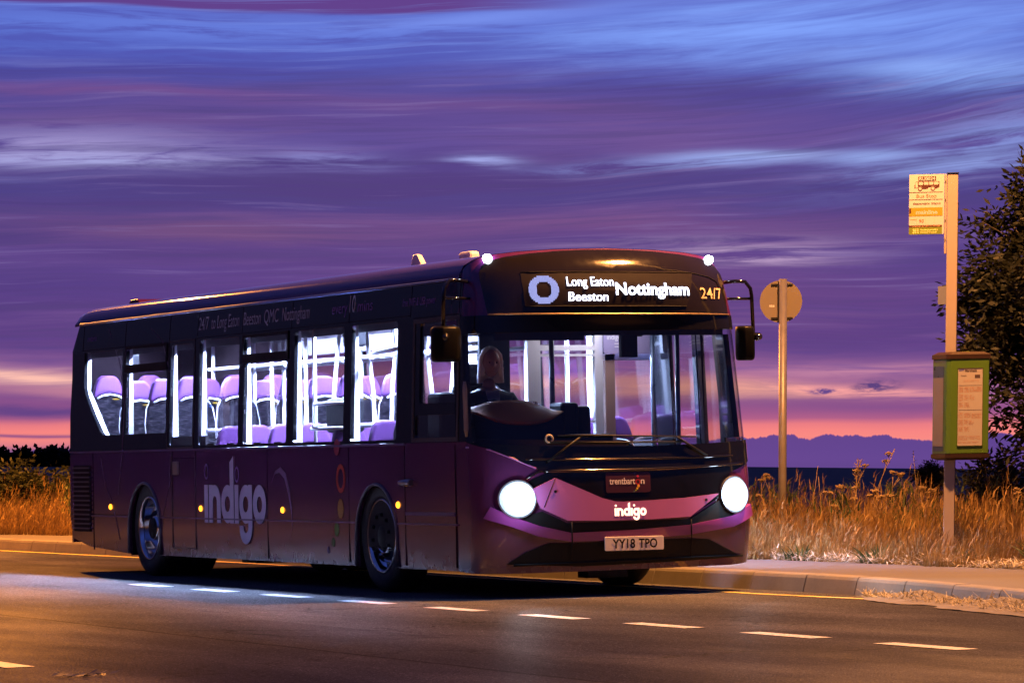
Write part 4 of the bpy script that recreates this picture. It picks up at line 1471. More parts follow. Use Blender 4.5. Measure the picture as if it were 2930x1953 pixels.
    pt(ds, 'driver_seat', DARKL, bevel=.04)
    sb = MB(); sb.box((-.47, .25, 2.055), (-.44, 1.04, 2.24)); sb.box((-.47, 1.04, 2.095), (-.44, 2.3, 2.24))
    pt(sb, 'sun_blind', DARKL)
    im = MB()
    im.box((-.66, 1.455, 1.92), (-.60, 1.60, 2.17)); im.tube([(-.62, 1.60, 2.12), (-.62, 1.65, 2.12)], .03, 12); im.tube([(-.63, 1.53, 2.15), (-.6, 1.53, 2.3)], .012, 8)
    pt(im, 'saloon_mirror', BLACKM, bevel=.02)
    dp = MB(); dp.tube([(-1.0, 2.16, .4), (-1.0, 2.16, 2.36)], .02, 10); dp.tube([(-1.75, 2.30, .4), (-1.75, 2.30, 2.3)], .02, 10)
    pt(dp, 'door_grab_pole', varied('steel_dark', (.10, .14, .22), .3, .1, 6, .1, metal=.5))


build_interior(BUS)


# ------------------------------------------------------------------ setting: ground, road, kerb, pavement
def sheet(name, pts, z, mat, kind='structure'):
    mb = MB()
    mb.add([Vector((x, y, z)) for x, y in pts], [tuple(range(len(pts)))])
    o = mb.build(name, mat, None, fixn=False)
    if o.data.polygons[0].normal.z < 0:
        o.data.flip_normals()
    tag(o, kind=kind)
    return o


def asphalt():
    m = bpy.data.materials.new('asphalt')
    m.use_nodes = True
    nt = m.node_tree; nt.nodes.clear()
    g = NG(nt)
    oc = g.coord('Object')
    x, y, z = g.sep(oc)
    fine = g.noise(oc, 95.0, 2.0, 0.6)
    mid = g.noise(oc, 28.0, 3.0, 0.6)
    big = g.noise(g.xyz(x * 0.25, y * 0.9, 0.0), 1.0, 4.0, 0.6)
    vo = g.node('ShaderNodeTexVoronoi'); g.put(vo.inputs['Vector'], oc); vo.inputs['Scale'].default_value = 75.0
    chip = E(g, vo.outputs['Distance'])
    r_, gg, bb = g.sep(vo.outputs['Color'])
    base = g.ramp(clamp01(fine * 0.6 + mid * 0.4), [(0.30, (0.032, 0.031, 0.030)), (0.5, (0.100, 0.098, 0.096)), (0.68, (0.23, 0.226, 0.222))])
    base = g.mix(g.math('GREATER_THAN', r_, 0.92) * g.math('LESS_THAN', chip, 0.45), base, (0.30, 0.29, 0.28))
    tone = g.mix(g.smooth(big, 0.32, 0.68), (0.75, 0.75, 0.75), (1.25, 1.23, 1.2))
    # polished wheel tracks, a reinstatement patch, the paving joint and hair cracks
    wob = g.noise(g.xyz(x * 0.6, 0.0, 5.0), 1.0, 3.0, 0.6)
    track = g.math('ABSOLUTE', g.math('SINE', (y + wob * 0.3 + 0.55) * 1.75))
    tone = g.mix(g.smooth(track, 0.55, 0.95) * 0.45, tone, (0.66, 0.66, 0.67))
    patch = g.math('COMPARE', x, 3.6, 1.7) * g.math('COMPARE', y + (wob - .5) * .06, -3.05, 0.42)
    tone = g.mix(patch * 0.55, tone, (0.58, 0.57, 0.57))
    joint = 1.0 - g.smooth(g.math('ABSOLUTE', y + 3.85 + (wob - 0.5) * 0.10), 0.008, 0.035)
    tone = g.mix(joint * 0.75, tone, (0.30, 0.30, 0.30))
    vc = g.node('ShaderNodeTexVoronoi', feature='DISTANCE_TO_EDGE')
    wn = g.noise(oc, 3.0, 3.0, 0.6)
    g.put(vc.inputs['Vector'], g.xyz(x * 0.55 + wn * 0.5, y * 0.9 + wn * 0.5, 0.0)); vc.inputs['Scale'].default_value = 1.0
    crack = (1.0 - g.smooth(E(g, vc.outputs['Distance']), 0.004, 0.016)) * g.smooth(g.noise(oc, 0.35, 2.0, 0.5), 0.50, 0.60)
    tone = g.mix(crack * 0.8, tone, (0.28, 0.28, 0.28))
    stain = g.smooth(g.noise(g.xyz(x * 0.9, y * 1.6, 3.0), 1.0, 4.0, 0.6), 0.62, 0.74)
    tone = g.mix(stain * 0.5, tone, (0.55, 0.55, 0.56))
    bp = g.node('ShaderNodeBump'); bp.inputs['Strength'].default_value = 0.7; bp.inputs['Distance'].default_value = 0.006
    g.put(bp.inputs['Height'], clamp01(fine * 0.5 + (1.0 - chip) * 0.5))
    d = g.node('ShaderNodeBsdfDiffuse'); d.inputs['Roughness'].default_value = 1.0
    g.put(d.inputs['Color'], g.mix(1.0, base, tone, 'MULTIPLY')); g.put(d.inputs['Normal'], bp.outputs[0])
    gl = g.node('ShaderNodeBsdfGlossy'); gl.inputs[0].default_value = (0.8, 0.8, 0.8, 1)
    g.put(gl.inputs['Roughness'], clamp01(0.42 + (mid - 0.5) * 0.3)); g.put(gl.inputs['Normal'], bp.outputs[0])
    mx = g.node('ShaderNodeMixShader')
    g.put(mx.inputs[0], clamp01(g.smooth(big, 0.4, 0.75) * 0.02 + 0.018))
    nt.links.new(d.outputs[0], mx.inputs[1]); nt.links.new(gl.outputs[0], mx.inputs[2])
    o = g.node('ShaderNodeOutputMaterial'); nt.links.new(mx.outputs[0], o.inputs[0])
    MATS['asphalt'] = m
    return m


ASPH = asphalt()


def kerb_y(x):
    """front edge of the kerb: dead straight at the stop, bending out towards the road beyond it"""
    return float(np.interp(x, [-120, -22, -14, -9, .4, 1.4, 2.5, 3.6, 4.6, 6, 9, 14], [.4, 2.18, 2.50, 2.60, 2.60, 2.55, 2.42, 2.26, 2.06, 1.74, .9, -.9]))


def kerb_h(x):
    return float(np.interp(x, [-10, .5, 3, 6, 14], [.145, .145, .135, .12, .12]))


def build_ground():
    # far field, a plane tilted as the country lies
    fh = Vector((-0.9125, 0.4090, 0)); rh = Vector((0.4090, 0.9125, 0))
    m, b, g = principled('far_field_soil', (0.02, 0.02, 0.02), 0.9)
    n = g.noise(g.coord('Object'), 0.02, 4.0, 0.6)
    g.put(b.inputs['Base Color'], g.mix(n, (0.022, 0.022, 0.024), (0.040, 0.036, 0.034)))
    mb = MB()
    c0 = Vector((CAM.x, CAM.y, 0))
    vs, fs = [], []
    ds = [-400, 0, 20, 40, 60, 90, 140, 220, 400, 800, 1600, 4000, 9000]
    ls = [-1, -.6, -.3, -.16, -.08, 0, .08, .16, .3, .6, 1]
    for d in ds:
        for l in ls:
            la = l * max(abs(d), 300) * 1.2
            p = c0 + fh * d + rh * la
            if d >= 40:
                z = -.55 + (-.00264) * (d - 40) + (-.0263) * la * min(1, (d - 40) / 120) + 1.6 * min(1, (d - 40) / 3000)
            else:
                z = -.55
            vs.append(Vector((p.x, p.y, z)))
    n_ = len(ls)
    for i in range(len(ds) - 1):
        for j in range(n_ - 1):
            fs.append((i * n_ + j, i * n_ + j + 1, (i + 1) * n_ + j + 1, (i + 1) * n_ + j))
    mb.add(vs, fs, True)
    o = mb.build('ground', m, None); tag(o, kind='structure')
    sheet('road', [(-120, -40), (80, -40), (80, -1.5), (40, 2.0), (14, 2.75), (-120, 2.75)], 0.0, ASPH)
    # kerb stones
    kst = MB()
    x = -60.0
    while x < 12:
        L = .915
        x1 = x + L - .013
        pts = []
        for xx in (x, x1):
            y, hh = kerb_y(xx), kerb_h(xx)
            pts.append([Vector((xx, y - .05, -.02)), Vector((xx, y - .012, hh - .03)), Vector((xx, y, hh - .008)), Vector((xx, y + .015, hh)), Vector((xx, y + .14, hh + .001)), Vector((xx, y + .14, -.02))])
        dz = RNG.normal(0, .0018)
        vs = [p + Vector((0, dz, dz)) for p in pts[0] + pts[1]]
        fs = [(i, i + 6, (i + 1) % 6 + 6, (i + 1) % 6) for i in range(6)] + [(0, 1, 2, 3, 4, 5), (11, 10, 9, 8, 7, 6)]
        kst.add(vs, fs)
        x += L
    m, b, g = principled('kerb_concrete', (0.3, 0.29, 0.27), 0.8)
    oc = g.coord('Object')
    n1 = g.noise(oc, 3.0, 4.0, 0.65); n2 = g.noise(oc, 60.0, 2.0, 0.6)
    g.put(b.inputs['Base Color'], g.mix(clamp01(n1 * 0.75 + n2 * 0.25), (0.08, 0.073, 0.065), (0.25, 0.225, 0.195)))
    bp = g.node('ShaderNodeBump'); bp.inputs['Strength'].default_value = 0.3; bp.inputs['Distance'].default_value = 0.004
    g.put(bp.inputs['Height'], n2); g.put(b.inputs['Normal'], bp.outputs[0])
    tag(kst.build('kerb', m, None), kind='structure')
    # pavement behind it
    mb = MB()
    xs = list(np.linspace(-60, 14, 75))
    vs = []
    for xx in xs:
        yb = float(np.interp(xx, [-60, -24, -18, -4, 14], [3.3, 3.35, 4.1, 4.38, 4.5]))
        vs += [Vector((xx, kerb_y(xx) + .138, kerb_h(xx) - .006)), Vector((xx, (kerb_y(xx) + yb) / 2, .142)), Vector((xx, yb, .138))]
    fs = []
    for i in range(len(xs) - 1):
        for k in (0, 1):
            fs.append((i * 3 + k, (i + 1) * 3 + k, (i + 1) * 3 + k + 1, i * 3 + k + 1))
    mb.add(vs, fs)
    m, b, g = principled('pavement_tarmac', (0.1, 0.1, 0.1), 0.75)
    oc = g.coord('Object')
    n1 = g.noise(oc, 60.0, 2.0, 0.6); n2 = g.noise(oc, 1.4, 4.0, 0.6)
    g.put(b.inputs['Base Color'], g.mix(clamp01(n1 * .5 + n2 * .5), (0.036, 0.034, 0.031), (0.115, 0.107, 0.098)))
    bp = g.node('ShaderNodeBump'); bp.inputs['Strength'].default_value = 0.4; bp.inputs['Distance'].default_value = 0.005
    g.put(bp.inputs['Height'], n1); g.put(b.inputs['Normal'], bp.outputs[0])
    tag(mb.build('pavement', m, None), kind='structure')
    # verge soil under the long grass
    mb = MB()
    xs = list(np.linspace(-90, 14, 60)); ys = [0, .5, 2, 5, 9, 14, 22]
    vs = []
    for xx in xs:
        yb = float(np.interp(xx, [-60, -24, -18, -4, 14], [3.3, 3.35, 4.1, 4.38, 4.5])) - .02
        for k, dy in enumerate(ys):
            z = .13 + .03 * math.sin(xx * 1.7) * (k in (1, 2)) - max(0, dy - 5) * .03
            vs.append(Vector((xx, yb + dy, z)))
    n_ = len(ys)
    fs = [(i * n_ + k, (i + 1) * n_ + k, (i + 1) * n_ + k + 1, i * n_ + k + 1) for i in range(len(xs) - 1) for k in range(n_ - 1)]
    mb.add(vs, fs, True)
    m, b, g = principled('verge_soil', (0.1, 0.08, 0.05), 0.9)
    n1 = g.noise(g.coord('Object'), 9.0, 5.0, 0.7)
    g.put(b.inputs['Base Color'], g.mix(n1, (0.05, 0.04, 0.025), (0.22, 0.18, 0.11)))
    tag(mb.build('verge', m, None), kind='structure')

    # painted lines: worn
    def paint(name, c, wear):
        m, b, g = principled(name, c, 0.6)
        oc = g.coord('Object')
        n1 = g.noise(oc, 45.0, 3.0, 0.7); n2 = g.noise(oc, 4.0, 3.0, 0.6)
        k = g.smooth(clamp01(n1 * .7 + n2 * .3), wear - .08, wear + .08)
        g.put(b.inputs['Base Color'], g.mix(k, (0.06, 0.057, 0.055), c))
        bp = g.node('ShaderNodeBump'); bp.inputs['Strength'].default_value = 0.4; bp.inputs['Distance'].default_value = 0.004
        g.put(bp.inputs['Height'], g.noise(oc, 90.0, 2.0, 0.6)); g.put(b.inputs['Normal'], bp.outputs[0])
        return m
    white = paint('road_paint_white', (0.66, 0.64, 0.60), .42)
    yel = paint('road_paint_yellow', (0.72, 0.47, 0.05), .42)
    mb = MB()
    starts = [-6.22, -4.47, -2.72, -.93, .86, 2.62, 4.36, 6.08, 7.80, 9.55, 11.3, 13.1, 15.0]
    for x in starts:
        y = -.83 - .008 * max(0, x)
        L = .93 + .002 * x
        mb.add([Vector((x, y - .12, .004)), Vector((x + L, y - .12, .004)), Vector((x + L, y + .03, .004)), Vector((x, y + .03, .004))], [(0, 1, 2, 3)])
    mb.add([Vector(p) for p in ((5.3, -6.0, .004), (6.75, -5.95, .004), (6.75, -5.78, .004), (5.3, -5.8, .004))], [(0, 1, 2, 3)])
    tag(mb.build('lane_marking', white, None), kind='structure')
    mb = MB()
    xs = list(np.linspace(-60, 2.5, 64))
    vs = []
    for xx in xs:
        y = float(np.interp(xx, [-60, -20, -12, -5, 1, 2.6], [1.2, 2.06, 2.26, 2.06, 2.06, 2.22]))
        vs += [Vector((xx, y, .004)), Vector((xx, y + .10, .004))]
    mb.add(vs, [(2 * i, 2 * i + 2, 2 * i + 3, 2 * i + 1) for i in range(len(xs) - 1)])
    vs = [Vector((3.6, 2.04, .004)), Vector((4.6, 1.93, .004)), Vector((7, 1.4, .004)), Vector((7, 1.5, .004)), Vector((4.6, 2.03, .004)), Vector((3.6, 2.12, .004))]
    mb.add(vs, [(0, 1, 4, 5), (1, 2, 3, 4)])
    tag(mb.build('yellow_line', yel, None), kind='structure')


build_ground()


# ------------------------------------------------------------------ grass, straw and weeds
def blades_mesh(name, base, height, lean_dir, width, mat, bend=0.5, seg=3):
    """numpy builder: tapered curved blades. base (n,3), height (n,), lean_dir (n,2), width (n,)"""
    n = len(base)
    phi = RNG.uniform(0, 2 * np.pi, n)
    side = np.stack([np.cos(phi), np.sin(phi), np.zeros(n)], 1)
    V = []
    for k in range(seg + 1):
        t = k / seg
        off = np.zeros((n, 3))
        off[:, 0] = lean_dir[:, 0] * (t ** 2) * height * bend
        off[:, 1] = lean_dir[:, 1] * (t ** 2) * height * bend
        off[:, 2] = height * (t - .25 * t * t * np.minimum(1, np.hypot(lean_dir[:, 0], lean_dir[:, 1])) * bend)
        w = width * (1 - t) ** .6 * .5 + .0004
        V.append(base + off - side * w[:, None]); V.append(base + off + side * w[:, None])
    V = np.stack(V, 1)
    m = V.shape[1]
    verts = V.reshape(-1, 3)
    idx = np.arange(n)[:, None] * m
    quads = []
    for k in range(seg):
        quads.append(np.concatenate([idx + 2 * k, idx + 2 * k + 1, idx + 2 * k + 3, idx + 2 * k + 2], 1))
    quads = np.stack(quads, 1).reshape(-1, 4)
    return verts, quads


def np_mesh(name, verts, quads, mat):
    me = bpy.data.meshes.new(name)
    me.vertices.add(len(verts)); me.vertices.foreach_set('co', verts.astype(np.float32).ravel())
    me.loops.add(quads.size); me.loops.foreach_set('vertex_index', quads.astype(np.int32).ravel())
    me.polygons.add(len(quads))
    k = quads.shape[1]
    me.polygons.foreach_set('loop_start', np.arange(0, quads.size, k, dtype=np.int32))
    me.polygons.foreach_set('loop_total', np.full(len(quads), k, np.int32))
    me.update(calc_edges=True)
    me.materials.append(mat)
    o = bpy.data.objects.new(name, me)
    COL.objects.link(o)
    return o


def leafy(name, c0, c1, c2, scale, transl=0.25, rough=0.6):
    m = bpy.data.materials.new(name)
    m.use_nodes = True
    nt = m.node_tree; nt.nodes.clear()
    g = NG(nt)
    oc = g.coord('Object')
    n = g.noise(oc, scale, 3.0, 0.7)
    n2 = g.noise(oc, scale * 0.12, 2.0, 0.5)
    col = g.ramp(clamp01(n * .6 + n2 * .4), [(0.3, c0), (0.5, c1), (0.68, c2)])
    d = g.node('ShaderNodeBsdfDiffuse'); g.put(d.inputs[0], col)
    t = g.node('ShaderNodeBsdfTranslucent'); g.put(t.inputs[0], col)
    gl = g.node('ShaderNodeBsdfGlossy'); gl.inputs['Roughness'].default_value = rough; gl.inputs[0].default_value = (.6, .6, .6, 1)
    mx = g.node('ShaderNodeMixShader'); mx.inputs[0].default_value = transl
    nt.links.new(d.outputs[0], mx.inputs[1]); nt.links.new(t.outputs[0], mx.inputs[2])
    m2 = g.node('ShaderNodeMixShader'); m2.inputs[0].default_value = .04
    nt.links.new(mx.outputs[0], m2.inputs[1]); nt.links.new(gl.outputs[0], m2.inputs[2])
    o = g.node('ShaderNodeOutputMaterial'); nt.links.new(m2.outputs[0], o.inputs[0])
    MATS[name] = m
    return m


DRYGRASS = leafy('dry_grass', (0.05, 0.029, 0.009), (0.25, 0.148, 0.042), (0.52, 0.35, 0.125), 7.0)
STRAW = leafy('cut_straw', (0.18, 0.14, 0.08), (0.38, 0.33, 0.23), (0.56, 0.52, 0.42), 20.0, .1)
GREENL = leafy('weed_leaf', (0.02, 0.03, 0.010), (0.05, 0.075, 0.02), (0.09, 0.12, 0.035), 12.0)
SEED = leafy('seed_head', (0.12, 0.075, 0.03), (0.30, 0.20, 0.08), (0.50, 0.36, 0.17), 40.0)


def verge_front(x):
    return np.interp(x, [-60, -24, -18, -4, 14], [3.35, 3.4, 4.15, 4.5, 4.6])


def gfield(n, x0, x1, d0, d1, h0, h1, dens):
    x = RNG.uniform(x0, x1, n)
    d = d0 + (d1 - d0) * RNG.uniform(0, 1, n) ** dens
    y = verge_front(x) + d + .18 * np.sin(x * 1.9) + .12 * np.sin(x * 5.3 + 1)
    clump = .72 + .28 * np.sin(x * 1.3 + y * .9) * np.sin(x * .5 - y * 1.7 + 2) + .16 * np.sin(x * 4.1 + y * 3.0)
    h = RNG.uniform(h0, h1, n) * clump * np.clip(.45 + d * .8, .45, 1.1)
    z = .12 - np.maximum(0, d - 5) * .03
    return np.stack([x, y, z], 1), h


def build_grass():
    VS, QS = [], []
    off = 0

    def put(b, h, ld, w, bend, seg=3):
        nonlocal off
        v, q = blades_mesh('', b, h, ld, w, None, bend, seg)
        VS.append(v); QS.append(q + off); off += len(v)
    for (n, x0, x1, d0, d1, h0, h1) in ((26000, -16, 3.2, 0.0, 4.0, .24, .60), (15000, -12, 3.5, 0.0, 1.2, .14, .46), (6000, -16, 4, 3.0, 6.0, .35, .60), (9000, .1, 4.2, .3, 3.5, .34, .66),
                                       (16000, -46, -21, 0.0, 4.0, .36, .76), (7000, -34, -20, 0.0, .9, .2, .5), (4000, -21, -14, 0, 4, .4, .8)):
        b, h = gfield(n, x0, x1, d0, d1, h0, h1, 1.3)
        a = RNG.normal(0, .9, n) + .4
        s = RNG.uniform(.15, 1.0, n)
        put(b, h, np.stack([np.cos(a) * s, np.sin(a) * s], 1), RNG.uniform(.004, .010, n), .55)
        # stalks with seed plumes
        m_ = n // 6
        b2, h2 = b[:m_], h[:m_] * RNG.uniform(1.0, 1.3, m_)
        s2 = RNG.uniform(.05, .8, m_)
        ld = np.stack([np.cos(a[:m_]) * s2, np.sin(a[:m_]) * s2], 1)
        put(b2, h2, ld, np.full(m_, .004), .45)
        tip = b2.copy()
        tip[:, 0] += ld[:, 0] * h2 * .45 * .8; tip[:, 1] += ld[:, 1] * h2 * .45 * .8
        tip[:, 2] += h2 * (.90 - .2 * np.hypot(ld[:, 0], ld[:, 1]) * .45)
        for k in range(3):
            put(tip + RNG.normal(0, .006, tip.shape) - np.array([0, 0, .05]) * k, RNG.uniform(.07, .14, m_), ld * 1.6 + RNG.normal(0, .3, ld.shape), RNG.uniform(.008, .016, m_), .7, 2)
    o = np_mesh('long_grass', np.concatenate(VS), np.concatenate(QS), DRYGRASS)
    tag(o, kind='stuff')

    VS2, QS2, off2 = [], [], 0
    for k in range(150):
        left = k < 45
        x = RNG.uniform(-44, -24) if left else RNG.uniform(-15, 4)
        y0 = float(verge_front(x)) + RNG.uniform(1.0, 4.6)
        n_ = 46
        H_ = RNG.uniform(.35, .95)
        b_ = np.stack([np.full(n_, x) + RNG.normal(0, .09, n_), np.full(n_, y0) + RNG.normal(0, .09, n_), .12 + RNG.uniform(0, 1, n_) ** .8 * H_ * .75], 1)
        a_ = RNG.uniform(0, 2 * np.pi, n_)
        v, q = blades_mesh('', b_, RNG.uniform(.07, .20, n_), np.stack([np.cos(a_), np.sin(a_)], 1) * RNG.uniform(.5, 1.6, (n_, 1)), RNG.uniform(.012, .028, n_), None, .8)
        VS2.append(v); QS2.append(q + off2); off2 += len(v)
    tag(np_mesh('dark_weeds', np.concatenate(VS2), np.concatenate(QS2), GREENL), kind='stuff')

    # cut straw lying along the edge of the pavement
    n = 7000
    x = RNG.uniform(-14, 3.0, n)
    y = verge_front(x) - .12 + np.abs(RNG.normal(0, .20, n)) - .03
    z = .145 + np.abs(RNG.normal(0, .03, n))
    ang = RNG.uniform(0, 2 * np.pi, n); L = RNG.uniform(.05, .22, n)
    d = np.stack([np.cos(ang) * L, np.sin(ang) * L, RNG.normal(0, .03, n)], 1)
    p = np.stack([-np.sin(ang), np.cos(ang), np.zeros(n)], 1) * RNG.uniform(.003, .007, n)[:, None]
    b = np.stack([x, y, z], 1)
    v = np.stack([b - p, b + p, b + d + p * .6, b + d - p * .6], 1).reshape(-1, 3)
    q = np.arange(n * 4).reshape(-1, 4)
    tag(np_mesh('straw', v, q, STRAW), kind='stuff')

    # heap of raked straw and soil in the gutter
    n = 3800
    t = RNG.uniform(0, 1, n)
    x = 1.6 + 4.2 * t
    yk = np.interp(x, [.4, 1.4, 2.5, 3.6, 4.6, 6], [2.60, 2.55, 2.42, 2.26, 2.06, 1.74]) - .05
    wdt = np.interp(x, [1.6, 2.2, 3.0, 3.5, 3.9, 5.8], [.05, .18, .26, .16, .30, .24])
    hgt = np.interp(x, [1.6, 2.1, 2.7, 3.1, 3.5, 4.2, 5.8], [.006, .03, .085, .04, .02, .08, .03])
    u = RNG.uniform(0, 1, n)
    y = yk - u * wdt
    z = hgt * (1 - u) ** 1.1 * RNG.uniform(.3, 1.0, n) + .006
    ang = RNG.uniform(0, 2 * np.pi, n); L = RNG.uniform(.03, .16, n)
    d = np.stack([np.cos(ang) * L, np.sin(ang) * L * .7, RNG.normal(0, .025, n)], 1)
    p = np.stack([-np.sin(ang), np.cos(ang), np.zeros(n)], 1) * RNG.uniform(.002, .006, n)[:, None]
    b = np.stack([x, y, z], 1)
    v = np.stack([b - p, b + p, b + d + p * .6, b + d - p * .6], 1).reshape(-1, 3)
    v[:, 2] = np.maximum(v[:, 2], .006)
    tag(np_mesh('straw_heap', v, np.arange(n * 4).reshape(-1, 4), STRAW), kind='stuff')
    mb = MB()
    xs = np.linspace(1.5, 5.9, 40)
    vs = []
    for xx in xs:
        yk_ = float(np.interp(xx, [.4, 1.4, 2.5, 3.6, 4.6, 6], [2.60, 2.55, 2.42, 2.26, 2.06, 1.74])) - .03
        w_ = float(np.interp(xx, [1.5, 2.2, 3.0, 3.5, 3.9, 5.9], [.04, .34, .44, .3, .46, .36]))
        h_ = float(np.interp(xx, [1.5, 2.1, 2.7, 3.1, 3.5, 4.2, 5.9], [.0, .03, .08, .045, .02, .075, .02]))
        for k in range(6):
            t_ = k / 5
            vs.append(Vector((xx + random.gauss(0, .02), yk_ - w_ * t_, h_ * (1 - t_) ** 1.4 + .005 * random.random() + .004)))
    mb.add(vs, [(i * 6 + k, (i + 1) * 6 + k, (i + 1) * 6 + k + 1, i * 6 + k + 1) for i in range(39) for k in range(5)], True)
    tag(mb.build('gutter_dirt', MATS['verge_soil'], None), kind='stuff')

    # green weeds at the foot of the grass
    VS, QS, off = [], [], 0
    for (x, dy, sz) in ((-4.6, .05, .5), (-3.3, .05, .45), (-1.9, .05, .5), (-2.1, .3, .4), (-.5, .2, .5), (1.2, .1, .5), (-7.2, .6, .9), (.4, .3, .7), (-6.0, .2, .5)):
        n = 90
        y0 = float(verge_front(x)) + dy
        ang = RNG.uniform(0, 2 * np.pi, n); r = RNG.uniform(0, .16, n)
        b = np.stack([x + np.cos(ang) * r, y0 + np.sin(ang) * r, np.full(n, .13)], 1)
        v, q = blades_mesh('', b, RNG.uniform(.08, .42, n) * sz, np.stack([np.cos(ang), np.sin(ang)], 1) * RNG.uniform(.4, 1.6, (n, 1)), RNG.uniform(.012, .03, n), None, .6)
        VS.append(v); QS.append(q + off); off += len(v)
    tag(np_mesh('green_weeds', np.concatenate(VS), np.concatenate(QS), GREENL), kind='stuff')


build_grass()


def weed_stalk(x, y, h, lx, ly, heads, kind):
    w = empty('weed_stalk', (x, y, .12))
    pts = [Vector((x + lx * (t ** 1.6) * h, y + ly * (t ** 1.6) * h, .12 + h * t)) for t in np.linspace(0, 1, 7)]
    s = MB()
    s.tube(pts, [.006, .0055, .005, .0045, .004, .0035, .003], 6)
    tips = [(pts[-1], (pts[-1] - pts[-2]).normalized())]
    for k in range(heads):
        i = random.randint(3, 5)
        d = Vector((random.uniform(-.7, .7), random.uniform(-.7, .7), 1)).normalized()
        e = pts[i] + d * random.uniform(.10, .26)
        s.tube([pts[i], (pts[i] + e) / 2 + Vector((0, 0, .01)), e], [.004, .003, .0025], 5)
        tips.append((e, d))
    s.build('stalk', SEED, w)
    for e, d in tips:
        m = MB()
        if kind == 'umbel':
            for k in range(26):
                a = random.uniform(0, 2 * math.pi); r = random.uniform(.0, .045)
                t = e + Vector((math.cos(a) * r, math.sin(a) * r, .03 + .018 * random.random() - r * r * 4))
                m.tube([e, t], [.0012, .0012], 3, False)
                m.lathe([(0, -.008), (.009, 0), (0, .009)], t, 'z', 5, False)
        elif kind == 'plume':
            for k in range(7):
                m.lathe([(0, -.006), (.006, 0), (0, .01)], e - d * (.012 * k) + Vector((0, 0, .004)), 'z', 5, False)
        elif kind == 'dock':
            for k in range(34):
                t = k / 34
                o = e - d * (.22 * t)
                q = o + Vector((random.uniform(-1, 1), random.uniform(-1, 1), random.uniform(.3, 1.2))) * (.02 + .05 * t)
                m.tube([o, q], [.003, .0012], 3, False)
        else:
            for k in range(9):
                t = k / 9
                o = e - d * (.30 * t)
                for j in range(2):
                    a = random.uniform(0, 6.28)
                    q = o + Vector((math.cos(a), math.sin(a), .2)) * (.03 + .04 * t)
                    n_ = Vector((-math.sin(a), math.cos(a), 0)) * .012
                    m.add([o, (o + q) / 2 + n_, q, (o + q) / 2 - n_], [(0, 1, 2, 3)])
        m.build('flower_head', SEED if kind != 'leaf' else GREENL, w)
    return w


WEEDS = [  # foot, tip (photograph pixels), distance, side heads, kind, label
    (2176, 2182, 1382, 38.5, 2, 'umbel', 'pale dry umbel stalk standing nearest the right headlight'),
    (2208, 2203, 1376, 39.5, 1, 'umbel', 'pale dry umbel stalk just left of the round sign pole'),
    (2318, 2343, 1335, 38.0, 0, 'plume', 'very thin stem leaning right beside the round sign pole'),
    (2356, 2345, 1366, 36.5, 0, 'plume', 'straight pale stem leaning left, second to the right of the round sign'),
    (2380, 2376, 1420, 36.0, 2, 'umbel', 'low umbel stalk behind the straight pale stem'),
    (2416, 2412, 1404, 37.0, 1, 'umbel', 'low umbel stalk left of the dark dock spire'),
    (2440, 2458, 1312, 38.5, 2, 'dock', 'dark branching dock spire showing against the cloud bank'),
    (2446, 2455, 1355, 36.5, 3, 'umbel', 'large brown umbel stalk under the dark dock spire'),
    (2462, 2563, 1286, 36.0, 0, 'plume', 'longest bare stem, leaning far right up to the cloud bank'),
    (2480, 2539, 1328, 36.4, 1, 'umbel', 'shorter leaning stem with a round head beside the longest one'),
    (2546, 2558, 1360, 37.0, 2, 'umbel', 'tall umbel stalk to the right of the leaning stems'),
    (2530, 2524, 1430, 35.5, 3, 'umbel', 'short bushy umbel stalk at the front edge under the leaning stems'),
    (2628, 2616, 1290, 39.0, 2, 'leaf', 'leafy dark weed rising close beside the timetable case'),
    (2648, 2644, 1405, 36.5, 3, 'umbel', 'umbel stalk just left of the bus stop post'),
    (2840, 2822, 1330, 38.5, 2, 'leaf', 'leafy dark weed under the timetable case beside the ash tree'),
    (2900, 2916, 1420, 36.0, 1, 'umbel', 'umbel stalk at the right edge below the ash tree'),
]


def atpx(px, py, depth):
    """a point on the sight line at a photograph pixel, at the given depth (metres)"""
    u = (px - 1465) / 10809.4 * depth; w = -(py - 976.5) / 10809.4 * depth
    return CAM + FWD * depth + RT * u + UP * w


for p0, p1, py, dd, hd, kd, lb in WEEDS:
    t_ = atpx(p1, py, dd)
    f_ = atpx(p0, py, dd)
    h_ = t_.z - .12
    tag(weed_stalk(f_.x, f_.y, h_, (t_.x - f_.x) / h_, (t_.y - f_.y) / h_, hd, kd), lb, 'weed', 'dry weed stalks standing out of the verge grass')


